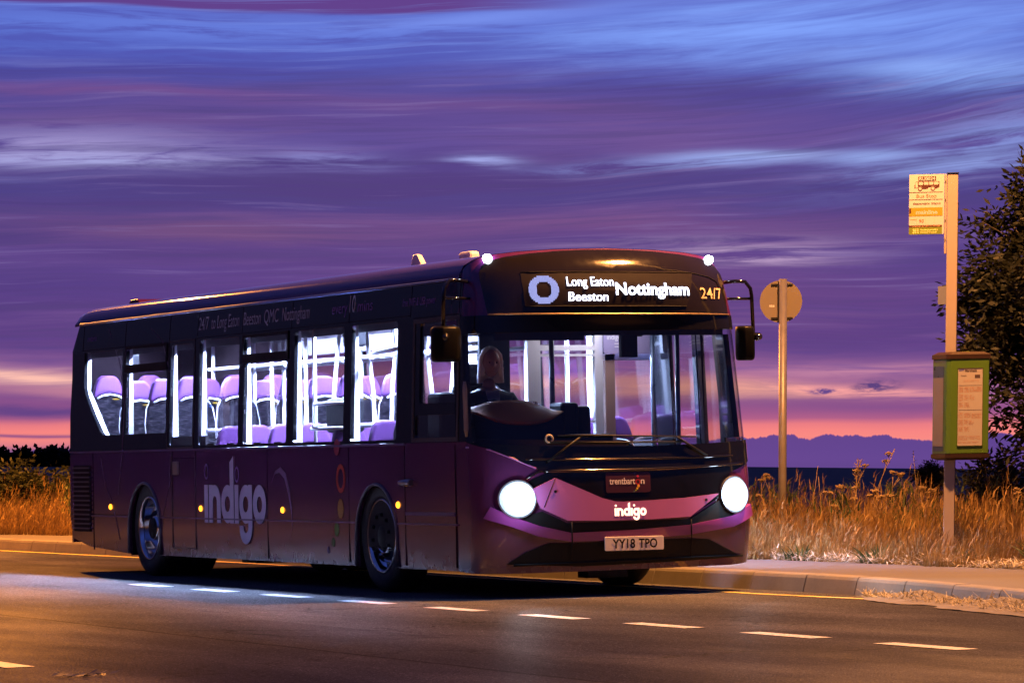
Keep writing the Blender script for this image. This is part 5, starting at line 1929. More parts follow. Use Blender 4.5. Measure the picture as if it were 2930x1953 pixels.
# ------------------------------------------------------------------ trees and bushes
def leaf_cloud(centers, radii, n, size, rng, aspect=.36, droop=.3):
    """pinnate sprigs: leaflets set along short twigs spread through the given blobs"""
    out = []
    c = np.array(centers); r = np.array(radii)
    pr = (r ** 2.2); pr = pr / pr.sum()
    m0 = max(12, n // 9)
    k0 = rng.choice(len(c), m0, p=pr)
    d0 = rng.normal(0, 1, (m0, 3)); d0 /= np.linalg.norm(d0, axis=1)[:, None]
    b0 = c[k0] + d0 * (r[k0] * rng.uniform(.1, 1.05, m0) ** .55)[:, None] * np.array([1, 1, .9])
    j0 = rng.integers(0, m0, n)
    d = d0[j0] + rng.normal(0, .35, (n, 3)); d /= np.linalg.norm(d, axis=1)[:, None]
    base = b0[j0] + rng.normal(0, 1, (n, 3)) * (r[k0][j0] * .16)[:, None]
    tw = d + rng.normal(0, .5, (n, 3)); tw[:, 2] -= droop; tw /= np.linalg.norm(tw, axis=1)[:, None]
    quads = []
    for j in range(7):
        t = (j // 2) / 3.0
        o = base + tw * (size * 2.6 * t)[:, None] if isinstance(size, np.ndarray) else base + tw * size * 2.6 * t
        side = np.cross(tw, np.array([0, 0, 1.0]) + rng.normal(0, .35, (n, 3)))
        side /= np.linalg.norm(side, axis=1)[:, None] + 1e-9
        if j == 6: ld = tw
        else: ld = tw * .55 + side * (1 if j % 2 else -1)
        ld = ld / np.linalg.norm(ld, axis=1)[:, None]
        L = size * rng.uniform(.8, 1.5, n)[:, None]
        nrm = np.cross(ld, rng.normal(0, 1, (n, 3))); nrm /= np.linalg.norm(nrm, axis=1)[:, None] + 1e-9
        m_ = o + ld * L * .5
        quads.append(np.stack([o, m_ + nrm * L * aspect * .5, o + ld * L, m_ - nrm * L * aspect * .5], 1))
    v = np.concatenate(quads, 0).reshape(-1, 3)
    return v, np.arange(len(v)).reshape(-1, 4)


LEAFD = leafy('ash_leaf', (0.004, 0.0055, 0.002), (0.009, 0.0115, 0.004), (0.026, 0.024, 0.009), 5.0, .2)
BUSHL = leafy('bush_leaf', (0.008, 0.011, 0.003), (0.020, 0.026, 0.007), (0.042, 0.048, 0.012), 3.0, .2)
BARK = varied('bark', (0.05, 0.038, 0.028), 0.85, .4, 18, .1, bump=.4, bscale=40)


def branchy(mb, p, d, r, L, depth, tips):
    q = p + d * L
    mid = (p + q) / 2 + Vector((random.gauss(0, .05), random.gauss(0, .05), random.gauss(0, .03))) * L
    mb.tube([p, mid, q], [r, r * .82, r * .62], 7)
    tips.append((q, L))
    if depth:
        for k in range(3):
            nd = (d + Vector((random.gauss(0, .55), random.gauss(0, .55), random.uniform(-.1, .45)))).normalized()
            branchy(mb, lerp(mid, q, random.uniform(.3, 1)), nd, r * .55, L * .72, depth - 1, tips)


def tree(name, label, cat, base, trunk_h, r, blobs, n, size, mat, group=None, seed=1):
    rng = np.random.default_rng(seed)
    random.seed(seed)
    t = empty(name, base)
    tag(t, label, cat, group)
    mb = MB()
    b = Vector(base)
    top = b + Vector((random.gauss(0, .05), random.gauss(0, .05), trunk_h))
    mb.tube([b, lerp(b, top, .35) + Vector((.03, .02, 0)), lerp(b, top, .7), top], [r, r * .8, r * .6, r * .3], 10)
    for c, rr in blobs:
        c = Vector(c)
        k = min(.95, max(.15, (c.z - b.z) / trunk_h * .75))
        s = lerp(b, top, k)
        m = (s + c) / 2 + Vector((0, 0, -.1))
        mb.tube([s, m, c], [r * .35, r * .25, r * .10], 6)
        for j in range(4):
            e = c + Vector((random.gauss(0, 1), random.gauss(0, 1), random.gauss(0, .8))).normalized() * rr * .9
            mb.tube([lerp(m, c, .6), (lerp(m, c, .6) + e) / 2, e], [r * .12, r * .07, r * .03], 5)
    mb.build('trunk', BARK, t)
    v, q = leaf_cloud([tuple(c) for c, _ in blobs], [rr for _, rr in blobs], n, size, rng)
    o = np_mesh('crown', v - np.array(base), q, mat)
    o.parent = t
    return t


def ash_tree():
    blobs = []
    D = 37.0
    for px, py, r, dd in ((3040, 490, .36, 0), (2985, 560, .30, .2), (3040, 640, .55, .1), (2905, 650, .36, -.1), (2985, 760, .52, .3), (2865, 760, .36, .1), (2930, 860, .50, -.2), (2822, 860, .30, .1),
                          (2800, 840, .16, 0), (2890, 960, .40, .2), (2985, 930, .55, .5), (2800, 985, .26, -.1), (2850, 1010, .22, .1), (2925, 1030, .30, .1), (3060, 850, .7, .6), (3080, 1050, .6, .2), (2960, 1060, .2, -.1), (2890, 1150, .24, .0), (2935, 1190, .22, .1),
                          (2980, 1150, .35, .1), (3080, 1250, .5, 0), (2795, 775, .10, 0), (3150, 700, .8, .4), (2920, 620, .2, 0)):
        blobs.append((tuple(atpx(px, py, D + dd)), r))
    b = atpx(3120, 1560, D + .3); b.z = .1
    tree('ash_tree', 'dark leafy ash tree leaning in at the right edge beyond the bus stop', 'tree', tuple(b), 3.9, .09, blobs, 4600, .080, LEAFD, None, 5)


ash_tree()
for i, (px, py, dd, r, lb) in enumerate(((2880, 1395, 40, .30, 'low bush in shadow under the ash tree'), (2930, 1440, 39, .36, 'bush at the lower right edge under the ash tree'), (2800, 1440, 43, .26, 'small dark bush right behind the stop pole'))):
    c = atpx(px, py, dd)
    b = Vector((c.x, c.y, .05))
    bl = [(tuple(c + Vector((random.gauss(0, .2), random.gauss(0, .3), random.gauss(0, .12)))), r * random.uniform(.5, .9)) for k in range(5)]
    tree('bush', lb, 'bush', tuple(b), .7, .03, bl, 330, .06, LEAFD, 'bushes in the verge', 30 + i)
c = atpx(2668, 1345, 120)
tree('distant_tree', 'dark round tree on the far field behind the timetable case', 'tree', (c.x, c.y, c.z - 1.9), 1.3, .12, [((c.x + k * .12, c.y + k * .18, c.z - .25 + .12 * (1 - abs(k))), .26) for k in (-1, -.5, 0, .5, 1)], 900, .09, LEAFD, None, 51)

for i, (px, top, dd, wdt, lb) in enumerate(((22, 1375, 66, 1.0, 'leftmost dark bush behind the long grass'), (88, 1345, 63, 1.1, 'dark bush second from the left edge behind the grass'),
                                        (150, 1350, 61, .8, 'dark bush in the hollow left of the tallest bush'), (185, 1312, 58, 1.0, 'tallest bush, touching the rear of the bus'), (215, 1340, 60, .9, 'bush half hidden by the rear corner of the bus'))):
    c = atpx(px, top, dd)
    b = Vector((c.x, c.y, 0.0))
    H = c.z - .12
    bl = []
    for k in range(9):
        z = random.uniform(.3, H - .25)
        bl.append(((c.x + random.gauss(0, .32) * wdt, c.y + random.gauss(0, .45) * wdt, z), random.uniform(.26, .42)))
    bl.append(((c.x, c.y, H - .22), .26))
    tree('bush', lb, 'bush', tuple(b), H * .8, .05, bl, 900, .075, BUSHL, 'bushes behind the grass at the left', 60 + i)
# far wooded skyline at the left
VS, QS, off = [], [], 0
rg_ = np.random.default_rng(3)
cs, rs = [], []
for px in range(-60, 330, 7):
    c = atpx(px, 1312 + 4 * math.sin(px * .1) + rg_.normal(0, 3), 700)
    cs.append((c.x, c.y, c.z - 1.3)); rs.append(.7 + rg_.uniform(0, .7))
v, q = leaf_cloud(cs, rs, 3200, .8, rg_, .8)
tag(np_mesh('far_treeline', v, q, LEAFD), kind='stuff')


# ------------------------------------------------------------------ bus stop and round sign
def build_stop():
    base = Vector((-1.37, 4.95, .13))
    st = empty('bus_stop', tuple(base))
    tag(st, 'tall bus stop post with cream flag sign and green timetable case', 'bus stop')
    # local frame: faces turned towards the oncoming traffic; post leans a touch
    ux = Vector((.52, .854, 0)).normalized()        # along the faces, picture right
    un = Vector((ux.y, -ux.x, 0))                   # out of the faces, towards the viewer
    uz = (Vector((0, 0, 1)) + ux * .032).normalized()
    M = lambda a, b, w: base + ux * a + uz * b + un * w
    def blk(mb, a0, a1, b0, b1, w0, w1):
        mb.prism([(a0, b0), (a1, b0), (a1, b1), (a0, b1)], w0, w1, M)
    H = 3.40
    cream = varied('post_cream', (0.27, 0.225, 0.20), .5, .08, 4, .1)
    po = MB()
    # aluminium post of open channel section
    blk(po, -.047, .047, -.3, H, -.035, .03)
    po.build('post', cream, st, bevel=.006)
    cp = MB(); blk(cp, -.052, .052, H, H + .008, -.04, .036); blk(cp, .0475, .052, 0, H - .25, -.036, -.005); cp.build('post_cap', BLACKM, st)
    rail = MB(); blk(rail, -.070, -.049, H - .70, H - .004, -.012, .020); rail.build('flag_rail', cream, st, bevel=.004)
    bl = MB()
    for z in (.06, .22, .40, .57): blk(bl, -.066, -.058, H - z - .02, H - z, .0205, .024)
    bl.build('flag_clip', BLACKM, st)
    flag = empty('flag', tuple(M(-.22, H - .26, 0)), st)
    F = lambda a, b, w: M(-.378 + a, H - .525 + b, .004 + w)      # flag local: 0..0.305, 0..0.525
    fb = MB(); fb.prism(rrect(0, 0, .305, .525, .006), -.004, .004, F)
    fb.build('flag_board', varied('flag_cream', (0.36, 0.37, 0.40), .45, .04, 6, .05), flag)
    def rects(nm, mat, lst, w=.0055):
        m = MB()
        for a0, b0, a1, b1 in lst:
            m.prism([(a0, b0), (a1, b0), (a1, b1), (a0, b1)], .0042, w, F)
        m.build(nm, mat, flag)
    brown = varied('sign_brown', (0.055, 0.012, 0.006), .5, .1, 8, .05)
    red = varied('sign_red', (0.50, 0.14, 0.06), .5, .1, 8, .05)
    olive = varied('sign_olive', (0.11, 0.15, 0.010), .5, .06, 8, .05)
    mustard = varied('sign_mustard', (0.21, 0.19, 0.010), .5, .06, 8, .05)
    rects('sign_rule', brown, [(0, .366, .292, .370), (0, .302, .292, .306), (.078, .468, .232, .506)])
    rects('service_band', mustard, [(0, .160, .292, .234)])
    rects('authority_band', olive, [(0, 0, .289, .062)])
    rects('web_band', brown, [(0, .062, .289, .080), (.002, .184, .018, .228)], .006)
    rects('cell_rule', varied('sign_tan', (.5, .3, .15), .5, .1, 8, .05), [(.070, .082, .0712, .158), (.146, .082, .1472, .158), (.220, .082, .2212, .158)])
    # bus pictogram
    pc = MB()
    def poly(pts): pc.prism(pts, .0042, .0058, F)
    poly([(.045, .405), (.052, .405), (.052, .455), (.060, .462), (.255, .462), (.262, .455), (.262, .412), (.225, .396), (.195, .396), (.19, .412), (.165, .412), (.158, .398), (.115, .398), (.108, .414), (.082, .414), (.078, .402), (.074, .402), (.074, .456), (.045, .43)])
    pc.build('bus_pictogram', brown, flag)
    wn = MB()
    for a in (.082, .128, .172, .216):
        wn.prism(rrect(a, .432, a + .038, .457, .004, 2), .0058, .0064, F)
    wn.prism(rrect(.054, .408, .073, .456, .003, 2), .0058, .0064, F)
    for a in (.095, .205):
        vs, fs = disc(a, .400, .020, .020, 16); wn.prism(vs, .0058, .0064, F)
    wn.build('pictogram_window', MATS['flag_cream'], flag)
    wh = MB()
    for a in (.095, .205):
        vs, fs = ring(a, .400, .0185, .0185, .006, 0, 360, 16); wh.add([F(u, v, .0068) for u, v in vs], fs)
    wh.build('pictogram_wheel', brown, flag)
    def txt(nm, mat, items, w=.0062):
        m = MB()
        for t, a0, a1, v0, c, wt in items:
            vs, fs = text_fit(t, a0, a1, v0, c, wt)
            m.add([F(u, v, w) for u, v in vs], fs)
        m.build(nm, mat, flag)
    txt('stop_code', MATS['flag_cream'], [('RU0024', .086, .225, .473, .028, .03)], .0068)
    txt('sign_lettering', red, [('Bus Stop', .062, .240, .322, .030, .0), ('90', .088, .130, .106, .026, .01)])
    txt('stop_name', brown, [('Saxondale Island', .036, .272, .262, .017, .015)])
    txt('service_name', MATS['flag_cream'], [('mainline', .060, .248, .178, .034, .03)])
    txt('small_print', varied('sign_orange', (.55, .2, .03), .5, .1, 8, .05), [('Normanton', .008, .066, .128, .009, .02)])
    txt('authority_name', varied('sign_lightolive', (.62, .58, .22), .5, .1, 8, .05), [('Nottinghamshire', .100, .255, .034, .012, .03), ('County Council', .100, .240, .014, .012, .03)])
    txt('web_address', MATS['sign_tan'], [('www.nottinghamshire.gov.uk/buses', .028, .268, .068, .006, .02)], .0066)
    cr_ = MB()
    for k in range(9):
        a = .036 + (k % 3) * .018 + random.uniform(-.003, .003); b = .012 + (k // 3) * .014
        cr_.prism(rrect(a, b, a + .014, b + .009, .003, 2), .0042, .0058, F)
    cr_.build('authority_emblem', MATS['sign_lightolive'], flag)
    # number plate on the post, timetable case
    nb = MB(); blk(nb, -.118, -.046, 2.26, 2.42, -.012, -.004)
    nb.build('stop_plate', varied('plate_slate', (.12, .13, .18), .5, .15, 10, .1), st)
    tc = empty('timetable_case', tuple(M(.12, 1.35, .1)), st)
    zb, zt = .92, 1.83
    # plan of the case: triangular prism, one face to the right-front, one to the left
    def C(a, z, w): return M(a, z, w)
    A_ = (-.155, -.10); B_ = (-.035, .10); B2_ = (.005, .115); C_ = (.335, .06); D_ = (.325, -.06); E_ = (.02, -.14)
    plan = [A_, B_, B2_, C_, D_, E_]
    body = MB()
    n_ = len(plan)
    vs = [C(a, zb + .035, w) for a, w in plan] + [C(a, zt - .05, w) for a, w in plan]
    body.add(vs, [tuple(range(n_)), tuple(range(n_, 2 * n_))] + [(i, (i + 1) % n_, (i + 1) % n_ + n_, i + n_) for i in range(n_)])
    green = varied('case_green', (0.055, 0.12, 0.008), .42, .08, 5, .1)
    body.build('case_body', green, tc, bevel=.006)
    for nm, z0, z1, g1 in (('case_lid', zt - .05, zt - .012, 1.03), ('case_base', zb, zb + .035, .99)):
        m = MB()
        ctr = Vector((sum(p[0] for p in plan) / n_, sum(p[1] for p in plan) / n_))
        big = [((a - ctr.x) * 1.04 + ctr.x, (w - ctr.y) * 1.06 + ctr.y) for a, w in plan]
        sm_ = [((a - ctr.x) * .8 + ctr.x, (w - ctr.y) * .8 + ctr.y) for a, w in plan]
        vs = [C(a, z0, w) for a, w in big] + [C(a, z1, w) for a, w in big]
        zc = zt + .012 if nm == 'case_lid' else zb - .02
        vs += [C(a, zc, w) for a, w in sm_]
        f_ = [(i, (i + 1) % n_, (i + 1) % n_ + n_, i + n_) for i in range(n_)]
        o_ = n_ if nm == 'case_lid' else 0
        f_ += [(o_ + i, o_ + (i + 1) % n_, 2 * n_ + (i + 1) % n_, 2 * n_ + i) for i in range(n_)]
        f_ += [tuple(range(2 * n_, 3 * n_)), tuple(range(0, n_)) if nm == 'case_lid' else tuple(range(n_, 2 * n_))]
        m.add(vs, f_)
        m.build(nm, varied(nm + '_brown', (0.022, 0.010, 0.007), .55, .2, 8, .1, spec=.2), tc)
    def facemap(p0, p1, lift):
        e = Vector((p1[0] - p0[0], p1[1] - p0[1])); L = e.length; e.normalize(); nr = Vector((e.y, -e.x))
        if nr.dot(Vector((p0[0], p0[1])) - Vector((.1, -.02))) < 0: nr = -nr
        return (lambda u, v, w: C(p0[0] + e.x * u + nr.x * (w + lift), zb + v, p0[1] + e.y * u + nr.y * (w + lift))), L
    fm, L = facemap(B2_, C_, 0)
    sh = MB(); sh.prism([(.062, .105), (L - .058, .105), (L - .058, .775), (.062, .775)], .002, .0045, fm)
    sh.build('timetable_sheet', varied('paper_cream', (0.30, 0.28, 0.27), .6, .06, 6, .1), tc)
    pr = MB(); rnd = random.Random(4)
    def tblock(a0, a1, b0, b1, rows):
        for i in range(rows):
            z = lerp(b1, b0, (i + .3) / rows)
            a = a0
            while a < a1 - .006:
                wd_ = rnd.uniform(.006, .012)
                if rnd.random() < .86:
                    pr.prism([(a, z - .003), (min(a + wd_, a1), z - .003), (min(a + wd_, a1), z), (a, z)], .0046, .0052, fm)
                a += wd_ + .003
    for (a0, a1, b0, b1, rows) in ((.07, .11, .565, .615, 8), (.12, .16, .565, .615, 8), (.165, .27, .570, .615, 7), (.07, .11, .49, .55, 9), (.12, .155, .50, .545, 7), (.165, .205, .50, .545, 7), (.07, .11, .435, .48, 7), (.12, .165, .435, .48, 7),
                                  (.07, .11, .34, .40, 9), (.12, .175, .345, .39, 7), (.185, .27, .34, .385, 7), (.07, .11, .28, .33, 8), (.12, .15, .28, .33, 8), (.16, .205, .285, .325, 6), (.07, .11, .225, .27, 7), (.12, .165, .225, .27, 7), (.07, .15, .15, .19, 5), (.16, .26, .155, .19, 4), (.07, .25, .125, .14, 2), (.11, .25, .655, .675, 2)):
        tblock(a0, a1, b0, b1, rows)
    pr.build('timetable_print', varied('print_rust', (.34, .17, .09), .6, .15, 20, .1), tc)
    hd = MB()
    for r_ in ((.068, .625, .272, .628), (.068, .412, .272, .415)):
        hd.prism([(r_[0], r_[1]), (r_[2], r_[1]), (r_[2], r_[3]), (r_[0], r_[3])], .0046, .0053, fm)
    vs, fs = text_fit('Marshalls', .122, .225, .745, .024, .03); hd.add([fm(u, v, .0055) for u, v in vs], fs)
    vs, fs = text_fit('Timetable', .085, .135, .706, .012, .02); hd.add([fm(u, v, .0055) for u, v in vs], fs)
    hd.prism(rrect(.208, .690, .255, .720, .003, 2), .0046, .0054, fm)
    hd.build('timetable_heading', varied('print_dark', (.05, .03, .03), .6, .15, 20, .1), tc)
    lg = MB(); lg.prism([(.07, .750), (.112, .756), (.112, .768), (.07, .764)], .0046, .0054, fm)
    lg.build('heading_emblem', varied('emblem_blue', (.08, .08, .25), .6, .1, 20, .1), tc)
    fg = MB()
    for a0, b0, a1, b1 in ((.058, .100, .062, .780), (L - .058, .100, L - .054, .780), (.058, .776, L - .054, .780), (.058, .100, L - .054, .104)):
        fg.prism([(a0, b0), (a1, b0), (a1, b1), (a0, b1)], .001, .008, fm)
    fg.build('sheet_frame', varied('frame_olive', (.07, .08, .01), .5, .1, 8, .1), tc)
    fm2, L2 = facemap(A_, B_, 0)
    s2 = MB(); s2.prism([(.020, .10), (L2 - .045, .10), (L2 - .045, .70), (.020, .70)], .002, .0045, fm2)
    s2.build('side_sheet', varied('paper_lilac', (.12, .115, .12), .5, .2, 5, .1), tc)
    s3 = MB(); s3.prism([(.014, .06), (L2 - .040, .06), (L2 - .040, .80), (.014, .80)], .0005, .0015, fm2); s3.prism([(.020, .705), (L2 - .045, .705), (L2 - .045, .79), (.020, .79)], .002, .0045, fm2)
    s3.build('side_window', varied('side_slate', (.025, .04, .04), .3, .1, 5, .1), tc)
    sg = MB(); sg.prism([(.10, zt - zb + .003), (.10, zt - zb + .003), (.10, zt - zb + .003)], 0, 0, fm) if False else None
    tk = MB(); tk.box((0, 0, 0), (.06, .04, .002), Matrix.Translation(C(.10, zt + .012, .02)))
    tk.build('lid_sticker', varied('sticker_lime', (.55, .65, .05), .5, .05, 5, .1), tc)


build_stop()


def build_sign():
    p = atpx(2239, 1520, 40.0)
    base = Vector((p.x, p.y, .05))
    s = empty('round_sign', tuple(base))
    tag(s, 'round road sign seen from its plain back on a galvanised pole in the grass', 'road sign')
    ux = RT.copy(); ux.z = 0; ux.normalize()
    un = Vector((ux.y, -ux.x, 0))
    uz = (Vector((0, 0, 1)) + ux * .022).normalized()
    # height of disc centre from the sight line
    c = atpx(2236, 861, 40.0)
    hz = c.z - base.z
    M = lambda a, b, w: base + ux * a + uz * b + un * w
    po = MB()
    po.tube([M(0, -.3, .06), M(0, hz + .235, .06)], .043, 24)
    po.build('pole', varied('galvanised', (0.30, 0.28, 0.25), .45, .25, 9, .12, metal=.35), s)
    d = MB()
    vs = disc(0, 0, .225, .225, 64)[0]
    off = -.018
    d.prism([(a + off, b + hz) for a, b in vs], -.004, .0, M)
    d.build('disc', varied('sign_back', (0.17, 0.14, 0.10), .5, .10, 3, .1), s)
    cl = MB()
    for b in (.175, -.18):
        cl.prism([(off - .105, hz + b - .012), (off + .125, hz + b - .012), (off + .125, hz + b + .012), (off - .105, hz + b + .012)], .0, .022, M)
    cl.prism([(-.052, hz - .215), (-.040, hz - .215), (-.040, hz + .215), (-.052, hz + .215)], .0, .06, M)
    cl.build('clamp', BLACKM, s, bevel=.003)
    tx = MB()
    vs, fs = text_fit('956', off - .125, off - .068, hz - .058, .022, .03)
    tx.add([M(u, v, .002) for u, v in vs], fs)
    tx.build('asset_number', WHITEP, s)


build_sign()

# a scrap of litter lying on the near carriageway
lt = MB()
for k in range(26):
    a = random.uniform(0, 6.28)
    c = Vector((7.86 + random.gauss(0, .05), -5.86 + random.gauss(0, .10), .008))
    e = Vector((math.cos(a), math.sin(a), random.uniform(0, .5))) * random.uniform(.03, .08)
    w = Vector((-math.sin(a), math.cos(a), .2)) * random.uniform(.008, .02)
    lt.add([c, c + e * .5 + w, c + e, c + e * .5 - w], [(0, 1, 2, 3)])
tag(lt.build('litter', varied('litter_grey', (.10, .09, .09), .6, .3, 20, .1), None), 'crumpled dark leaf litter lying on the near road surface', 'litter')


# ------------------------------------------------------------------ driver
def skin_body(name, joints, edges, mat, parent, subdiv=2, root=0):
    me = bpy.data.meshes.new(name)
    me.from_pydata([j[0] for j in joints], edges, [])
    o = bpy.data.objects.new(name, me)
    COL.objects.link(o)
    md = o.modifiers.new('skin', 'SKIN')
    md.use_smooth_shade = True
    for i, j in enumerate(joints):
        sv = me.skin_vertices[0].data[i]
        r = j[1]
        sv.radius = r if isinstance(r, tuple) else (r, r)
        sv.use_root = (i == root)
    sd = o.modifiers.new('sub', 'SUBSURF'); sd.levels = subdiv; sd.render_levels = subdiv
    dg = bpy.context.evaluated_depsgraph_get()
    m2 = bpy.data.meshes.new_from_object(o.evaluated_get(dg))
    bpy.data.objects.remove(o)
    m2.name = name
    m2.materials.clear(); m2.materials.append(mat)
    o2 = bpy.data.objects.new(name, m2)
    COL.objects.link(o2)
    if parent is not None:
        o2.parent = parent
        o2.location = -total_loc(parent)
    return o2


def build_driver():
    d = empty('person', (-1.25, .56, 1.06))
    tag(d, 'long white haired driver in a dark jacket seated behind the wheel', 'person')
    skinm = varied('driver_skin', (0.34, 0.17, 0.12), .5, .08, 20, .1)
    jack = varied('driver_jacket', (0.018, 0.020, 0.035), .8, .2, 12, .1, bump=.2, bscale=60)
    hairm = varied('driver_hair', (0.85, 0.85, 0.88), .55, .12, 40, .1)
    X, Y = -1.30, .56
    J = [((X, Y, 1.10), (.15, .13)), ((X + .02, Y, 1.28), (.15, .12)), ((X + .03, Y, 1.48), (.16, .115)), ((X + .01, Y, 1.62), (.13, .09)), ((X + .02, Y, 1.70), (.055, .055)), ((X + .045, Y, 1.775), (.052, .055)),
         ((X + .02, Y - .18, 1.60), .065), ((X + .14, Y - .27, 1.40), .052), ((X + .33, Y - .20, 1.45), .040), ((X + .40, Y - .17, 1.47), .030),
         ((X + .02, Y + .18, 1.60), .065), ((X + .14, Y + .27, 1.40), .052), ((X + .33, Y + .20, 1.45), .040), ((X + .40, Y + .17, 1.47), .030),
         ((X + .06, Y - .10, 1.08), .095), ((X + .42, Y - .13, 1.08), .075), ((X + .48, Y - .13, .68), .055), ((X + .60, Y - .13, .45), .045),
         ((X + .06, Y + .10, 1.08), .095), ((X + .42, Y + .13, 1.08), .075), ((X + .48, Y + .13, .68), .055), ((X + .60, Y + .13, .45), .045)]
    Ed = [(0, 1), (1, 2), (2, 3), (3, 4), (4, 5), (3, 6), (6, 7), (7, 8), (8, 9), (3, 10), (10, 11), (11, 12), (12, 13), (0, 14), (14, 15), (15, 16), (16, 17), (0, 18), (18, 19), (19, 20), (20, 21)]
    # head, built as a shaped surface and joined into the body mesh
    body = skin_body('body', J, Ed, skinm, d)
    hc = Vector((X + .07, Y, 1.895))
    bm = bmesh.new(); bm.from_mesh(body.data)
    hb = bmesh.new()
    bmesh.ops.create_uvsphere(hb, u_segments=40, v_segments=32, radius=1.0)
    tr = Matrix.Rotation(R(-8), 3, 'Z')
    off = 0
    for v in hb.verts:
        n = v.co.normalized()
        f, s, u = n.x, n.y, n.z              # forward is +x
        rho = math.hypot(f, s) + 1e-6
        kk = math.sqrt(max(0, 1 - abs(u) ** (2.9 if u < 0 else 2.3)))
        r = Vector((.097 * kk * f / rho, .077 * kk * s / rho, .114 * u))
        if u < -.15:
            q_ = min(1, (-u - .15) / .85)
            r.y *= 1 - .30 * q_ ** 1.3; r.x *= (1 - .04 * q_) if f > 0 else (1 - .35 * q_)
        g = lambda a, b, c_, w: math.exp(-(((f - a) ** 2 + (s - b) ** 2 + (u - c_) ** 2) / w))
        r.x += .030 * g(.97, 0, -.20, .022) + .014 * g(.98, 0, .0, .02)       # nose
        for sgn in (-1, 1):
            r.x -= .015 * g(.9, .36 * sgn, .04, .035)                           # eye sockets
            r.x += .006 * g(.9, .34 * sgn, .20, .02)                           # brows
            r.y += sgn * .016 * g(.0, sgn * 1.0, .02, .03)                     # ears
        r.x += .006 * g(.86, 0, -.50, .015) - .006 * g(.84, 0, -.56, .004) + .006 * g(.8, 0, -.62, .012) + .010 * g(.6, 0, -.85, .05)
        v.co = hc + tr @ r
    tmp = bpy.data.meshes.new('tmp'); hb.to_mesh(tmp); hb.free()
    bm.from_mesh(tmp)
    # hands with palm, four bent fingers and a thumb
    hands = []
    for sgn in (-1, 1):
        w = Vector((X + .40, Y + sgn * .17, 1.47))
        fw = Vector((.8, sgn * .15, .35)).normalized(); sd = Vector((0, -sgn, 0)); dn = fw.cross(sd).normalized() * sgn
        JJ = [(tuple(w), .026), (tuple(w + fw * .045), (.036, .016)), (tuple(w + fw * .08), (.036, .014))]
        EE = [(0, 1), (1, 2)]
        for k, L in enumerate((.068, .078, .074, .058)):
            b = w + fw * .085 + sd * (.026 - .018 * k)
            i = len(JJ)
            JJ += [(tuple(b), .0095), (tuple(b + fw * L * .45 - dn * .012), .0085), (tuple(b + fw * L * .70 - dn * .036), .0075), (tuple(b + fw * L * .62 - dn * .056), .0065)]
            EE += [(2, i), (i, i + 1), (i + 1, i + 2), (i + 2, i + 3)]
        i = len(JJ)
        b = w + fw * .03 + sd * .036
        JJ += [(tuple(b), .011), (tuple(b + sd * .02 + fw * .028 - dn * .01), .0095), (tuple(b + sd * .022 + fw * .055 - dn * .03), .008)]
        EE += [(1, i), (i, i + 1), (i + 1, i + 2)]
        h = skin_body('hand', JJ, EE, skinm, None, 1, 1)
        bm.from_mesh(h.data)
        bpy.data.objects.remove(h)
    bm.to_mesh(body.data); bm.free()
    for p in body.data.polygons: p.use_smooth = True
    # jacket over torso and arms
    JJ = [(p, tuple(a + .026 for a in (r if isinstance(r, tuple) else (r, r)))) for p, r in J[:4]] + [(p, tuple(a + .014 for a in (r if isinstance(r, tuple) else (r, r)))) for p, r in (J[6], J[7], J[8], J[10], J[11], J[12])]
    JJ.append(((X + .012, Y, 1.675), (.098, .088)))
    skin_body('jacket', JJ, [(0, 1), (1, 2), (2, 3), (3, 4), (4, 5), (5, 6), (3, 7), (7, 8), (8, 9), (3, 10)], jack, d)
    tr_ = [(p, tuple(a + .012 for a in (r if isinstance(r, tuple) else (r, r)))) for p, r in (J[0], J[14], J[15], J[16], J[18], J[19], J[20])]
    skin_body('trousers', tr_, [(0, 1), (1, 2), (2, 3), (0, 4), (4, 5), (5, 6)], jack, d)
    # hair: cap plus long locks down to the shoulders
    hm = MB()
    rg = random.Random(9)
    for i in range(420):
        a = rg.uniform(R(75), R(285)) if rg.random() < .8 else rg.uniform(R(40), R(320))
        t = rg.uniform(0, 1)
        n0 = Vector((math.cos(a) * .25 * t, math.sin(a) * .25 * t, 1)).normalized()
        pts = []
        front = math.cos(a) > .2
        for k in range(7):
            q = k / 6
            el = lerp(R(85) - t * R(25), R(-15), min(1, q * 1.6))
            if q < .62:
                n = Vector((math.cos(el) * math.cos(a), math.cos(el) * math.sin(a), math.sin(el)))
                if n.x > .22 and n.z < .80: n.x = .22; n.y *= 1.06
                p = hc + tr @ Vector((.108 * n.x - .006, .090 * n.y, .132 * n.z))
            else:
                n = Vector((math.cos(a), math.sin(a), 0))
                p = hc + tr @ Vector((.100 * min(n.x, .35) - .006, .092 * n.y * (1 + .25 * (q - .6)), -.03 - (q - .62) * (.34 if not front else .2)))
            pts.append(p + Vector((rg.gauss(0, .003), rg.gauss(0, .003), rg.gauss(0, .002))))
        hm.tube(pts, [.008, .009, .009, .008, .008, .006, .003], 5)
    hm.build('hair', hairm, d)
    # shirt front and collar
    sh = MB()
    sh.prism([(-.05, 1.50), (.05, 1.50), (.065, 1.68), (.0, 1.665), (-.065, 1.68)], X + .135, X + .150, lambda u, v, w: Vector((w - (v - 1.5) * .25, Y + u, v)))
    sh.build('shirt', varied('driver_shirt', (.25, .24, .30), .7, .1, 20, .1), d, bevel=.01)
    ey = MB()
    for sgn in (-1, 1):
        ey.lathe([(0, .003), (.007, .002), (.009, 0), (0, -.01)], hc + tr @ Vector((.079, .029 * sgn, .005)), 'x', 12)
    ey.build('eyes', DARKL, d)
    eb = MB()
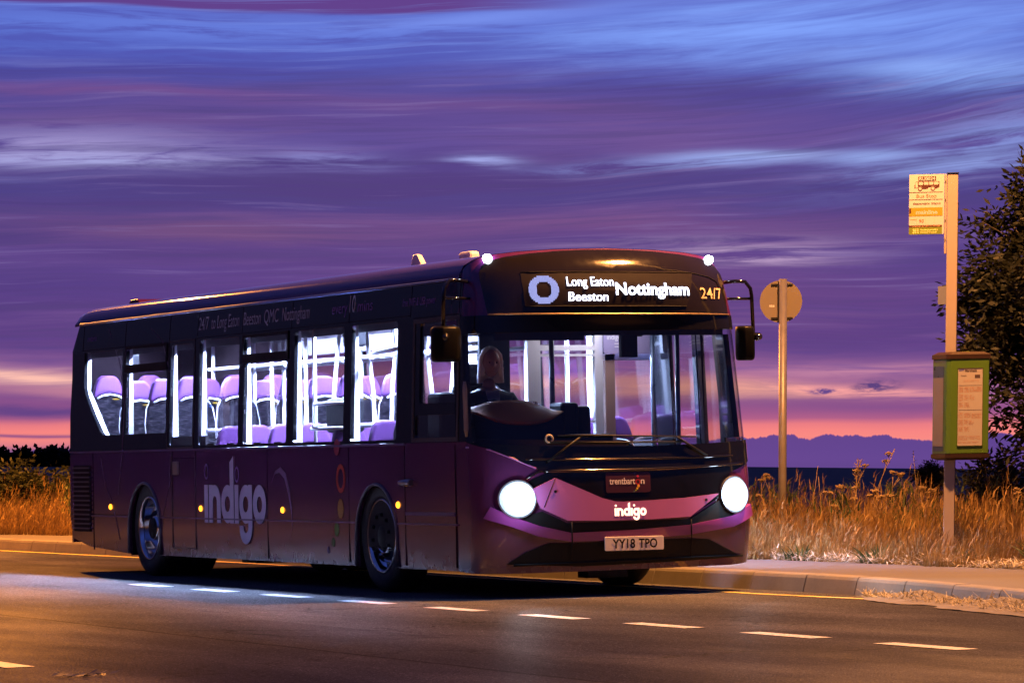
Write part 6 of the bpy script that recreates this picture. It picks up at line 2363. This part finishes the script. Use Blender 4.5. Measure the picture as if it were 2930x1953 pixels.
    for sgn in (-1, 1):
        eb.tube([hc + tr @ Vector((.086 - .010 * k, sgn * (.014 + .011 * k), .024 + .003 * math.sin(k * 1.2))) for k in range(4)], [.002, .004, .004, .002], 5)
    eb.build('eyebrows', varied('brow_grey', (.16, .15, .15), .7, .1, 20, .1), d)
    mo = MB()
    mo.tube([hc + tr @ Vector((.086 - abs(k) * .004, .0075 * k, -.062)) for k in (-3, -2, -1, 0, 1, 2, 3)], [.001, .003, .0035, .003, .0035, .003, .001], 5)
    mo.build('lips', varied('lip_red', (.22, .07, .06), .6, .1, 20, .1), d)


build_driver()


# ------------------------------------------------------------------ street lamps (both stand outside the picture; their light is in it)
def street_lamp(label, base, head, energy, color):
    s = empty('street_lamp', base)
    tag(s, label, 'street lamp', 'sodium street lamps along the pavement')
    b = Vector(base); h = Vector(head)
    m = MB()
    m.tube([b, b + Vector((0, 0, 1.2)), b + Vector((0, 0, 1.25)), Vector((b.x, b.y, h.z - .5)), lerp(Vector((b.x, b.y, h.z)), h, .35) + Vector((0, 0, .02)), h + Vector((0, 0, .10))], [.085, .085, .06, .05, .04, .035], 14)
    m.build('column', varied('lamp_column', (.3, .3, .3), .5, .1, 8, .1, metal=.5), s)
    l = MB()
    dirv = (h - Vector((b.x, b.y, h.z))).normalized()
    pr = Vector((-dirv.y, dirv.x, 0))
    l.prism([(-.10, -.10), (.36, -.12), (.42, 0), (.36, .12), (-.10, .10)], .06, .20, lambda u, v, w: h + dirv * (u - .2) + pr * v + Vector((0, 0, w)))
    l.build('lantern', LINING, s, bevel=.03)
    g = MB()
    g.prism([(.08, -.08), (.30, -.09), (.30, .09), (.08, .08)], .03, .055, lambda u, v, w: h + dirv * (u - .2) + pr * v + Vector((0, 0, w)))
    g.build('lantern_bowl', emitter('sodium_bowl', color, 120), s)
    li = bpy.data.lights.new('street_light', 'POINT')
    li.energy = energy; li.color = color; li.shadow_soft_size = .12
    o = bpy.data.objects.new('street_light', li)
    COL.objects.link(o)
    o.parent = s; o.location = h - Vector((0, 0, .12)) - b


SODIUM = (1.0, 0.385, 0.095)
street_lamp('sodium lamp over the pavement ahead of the bus', (1.4, 5.6, .13), (.6, 3.9, 8.0), 11500, SODIUM)
street_lamp('sodium lamp over the road far behind the bus', (-24.9, 2.75, .1), (-23.6, 2.5, 8.0), 19000, (1.0, 0.32, 0.035))
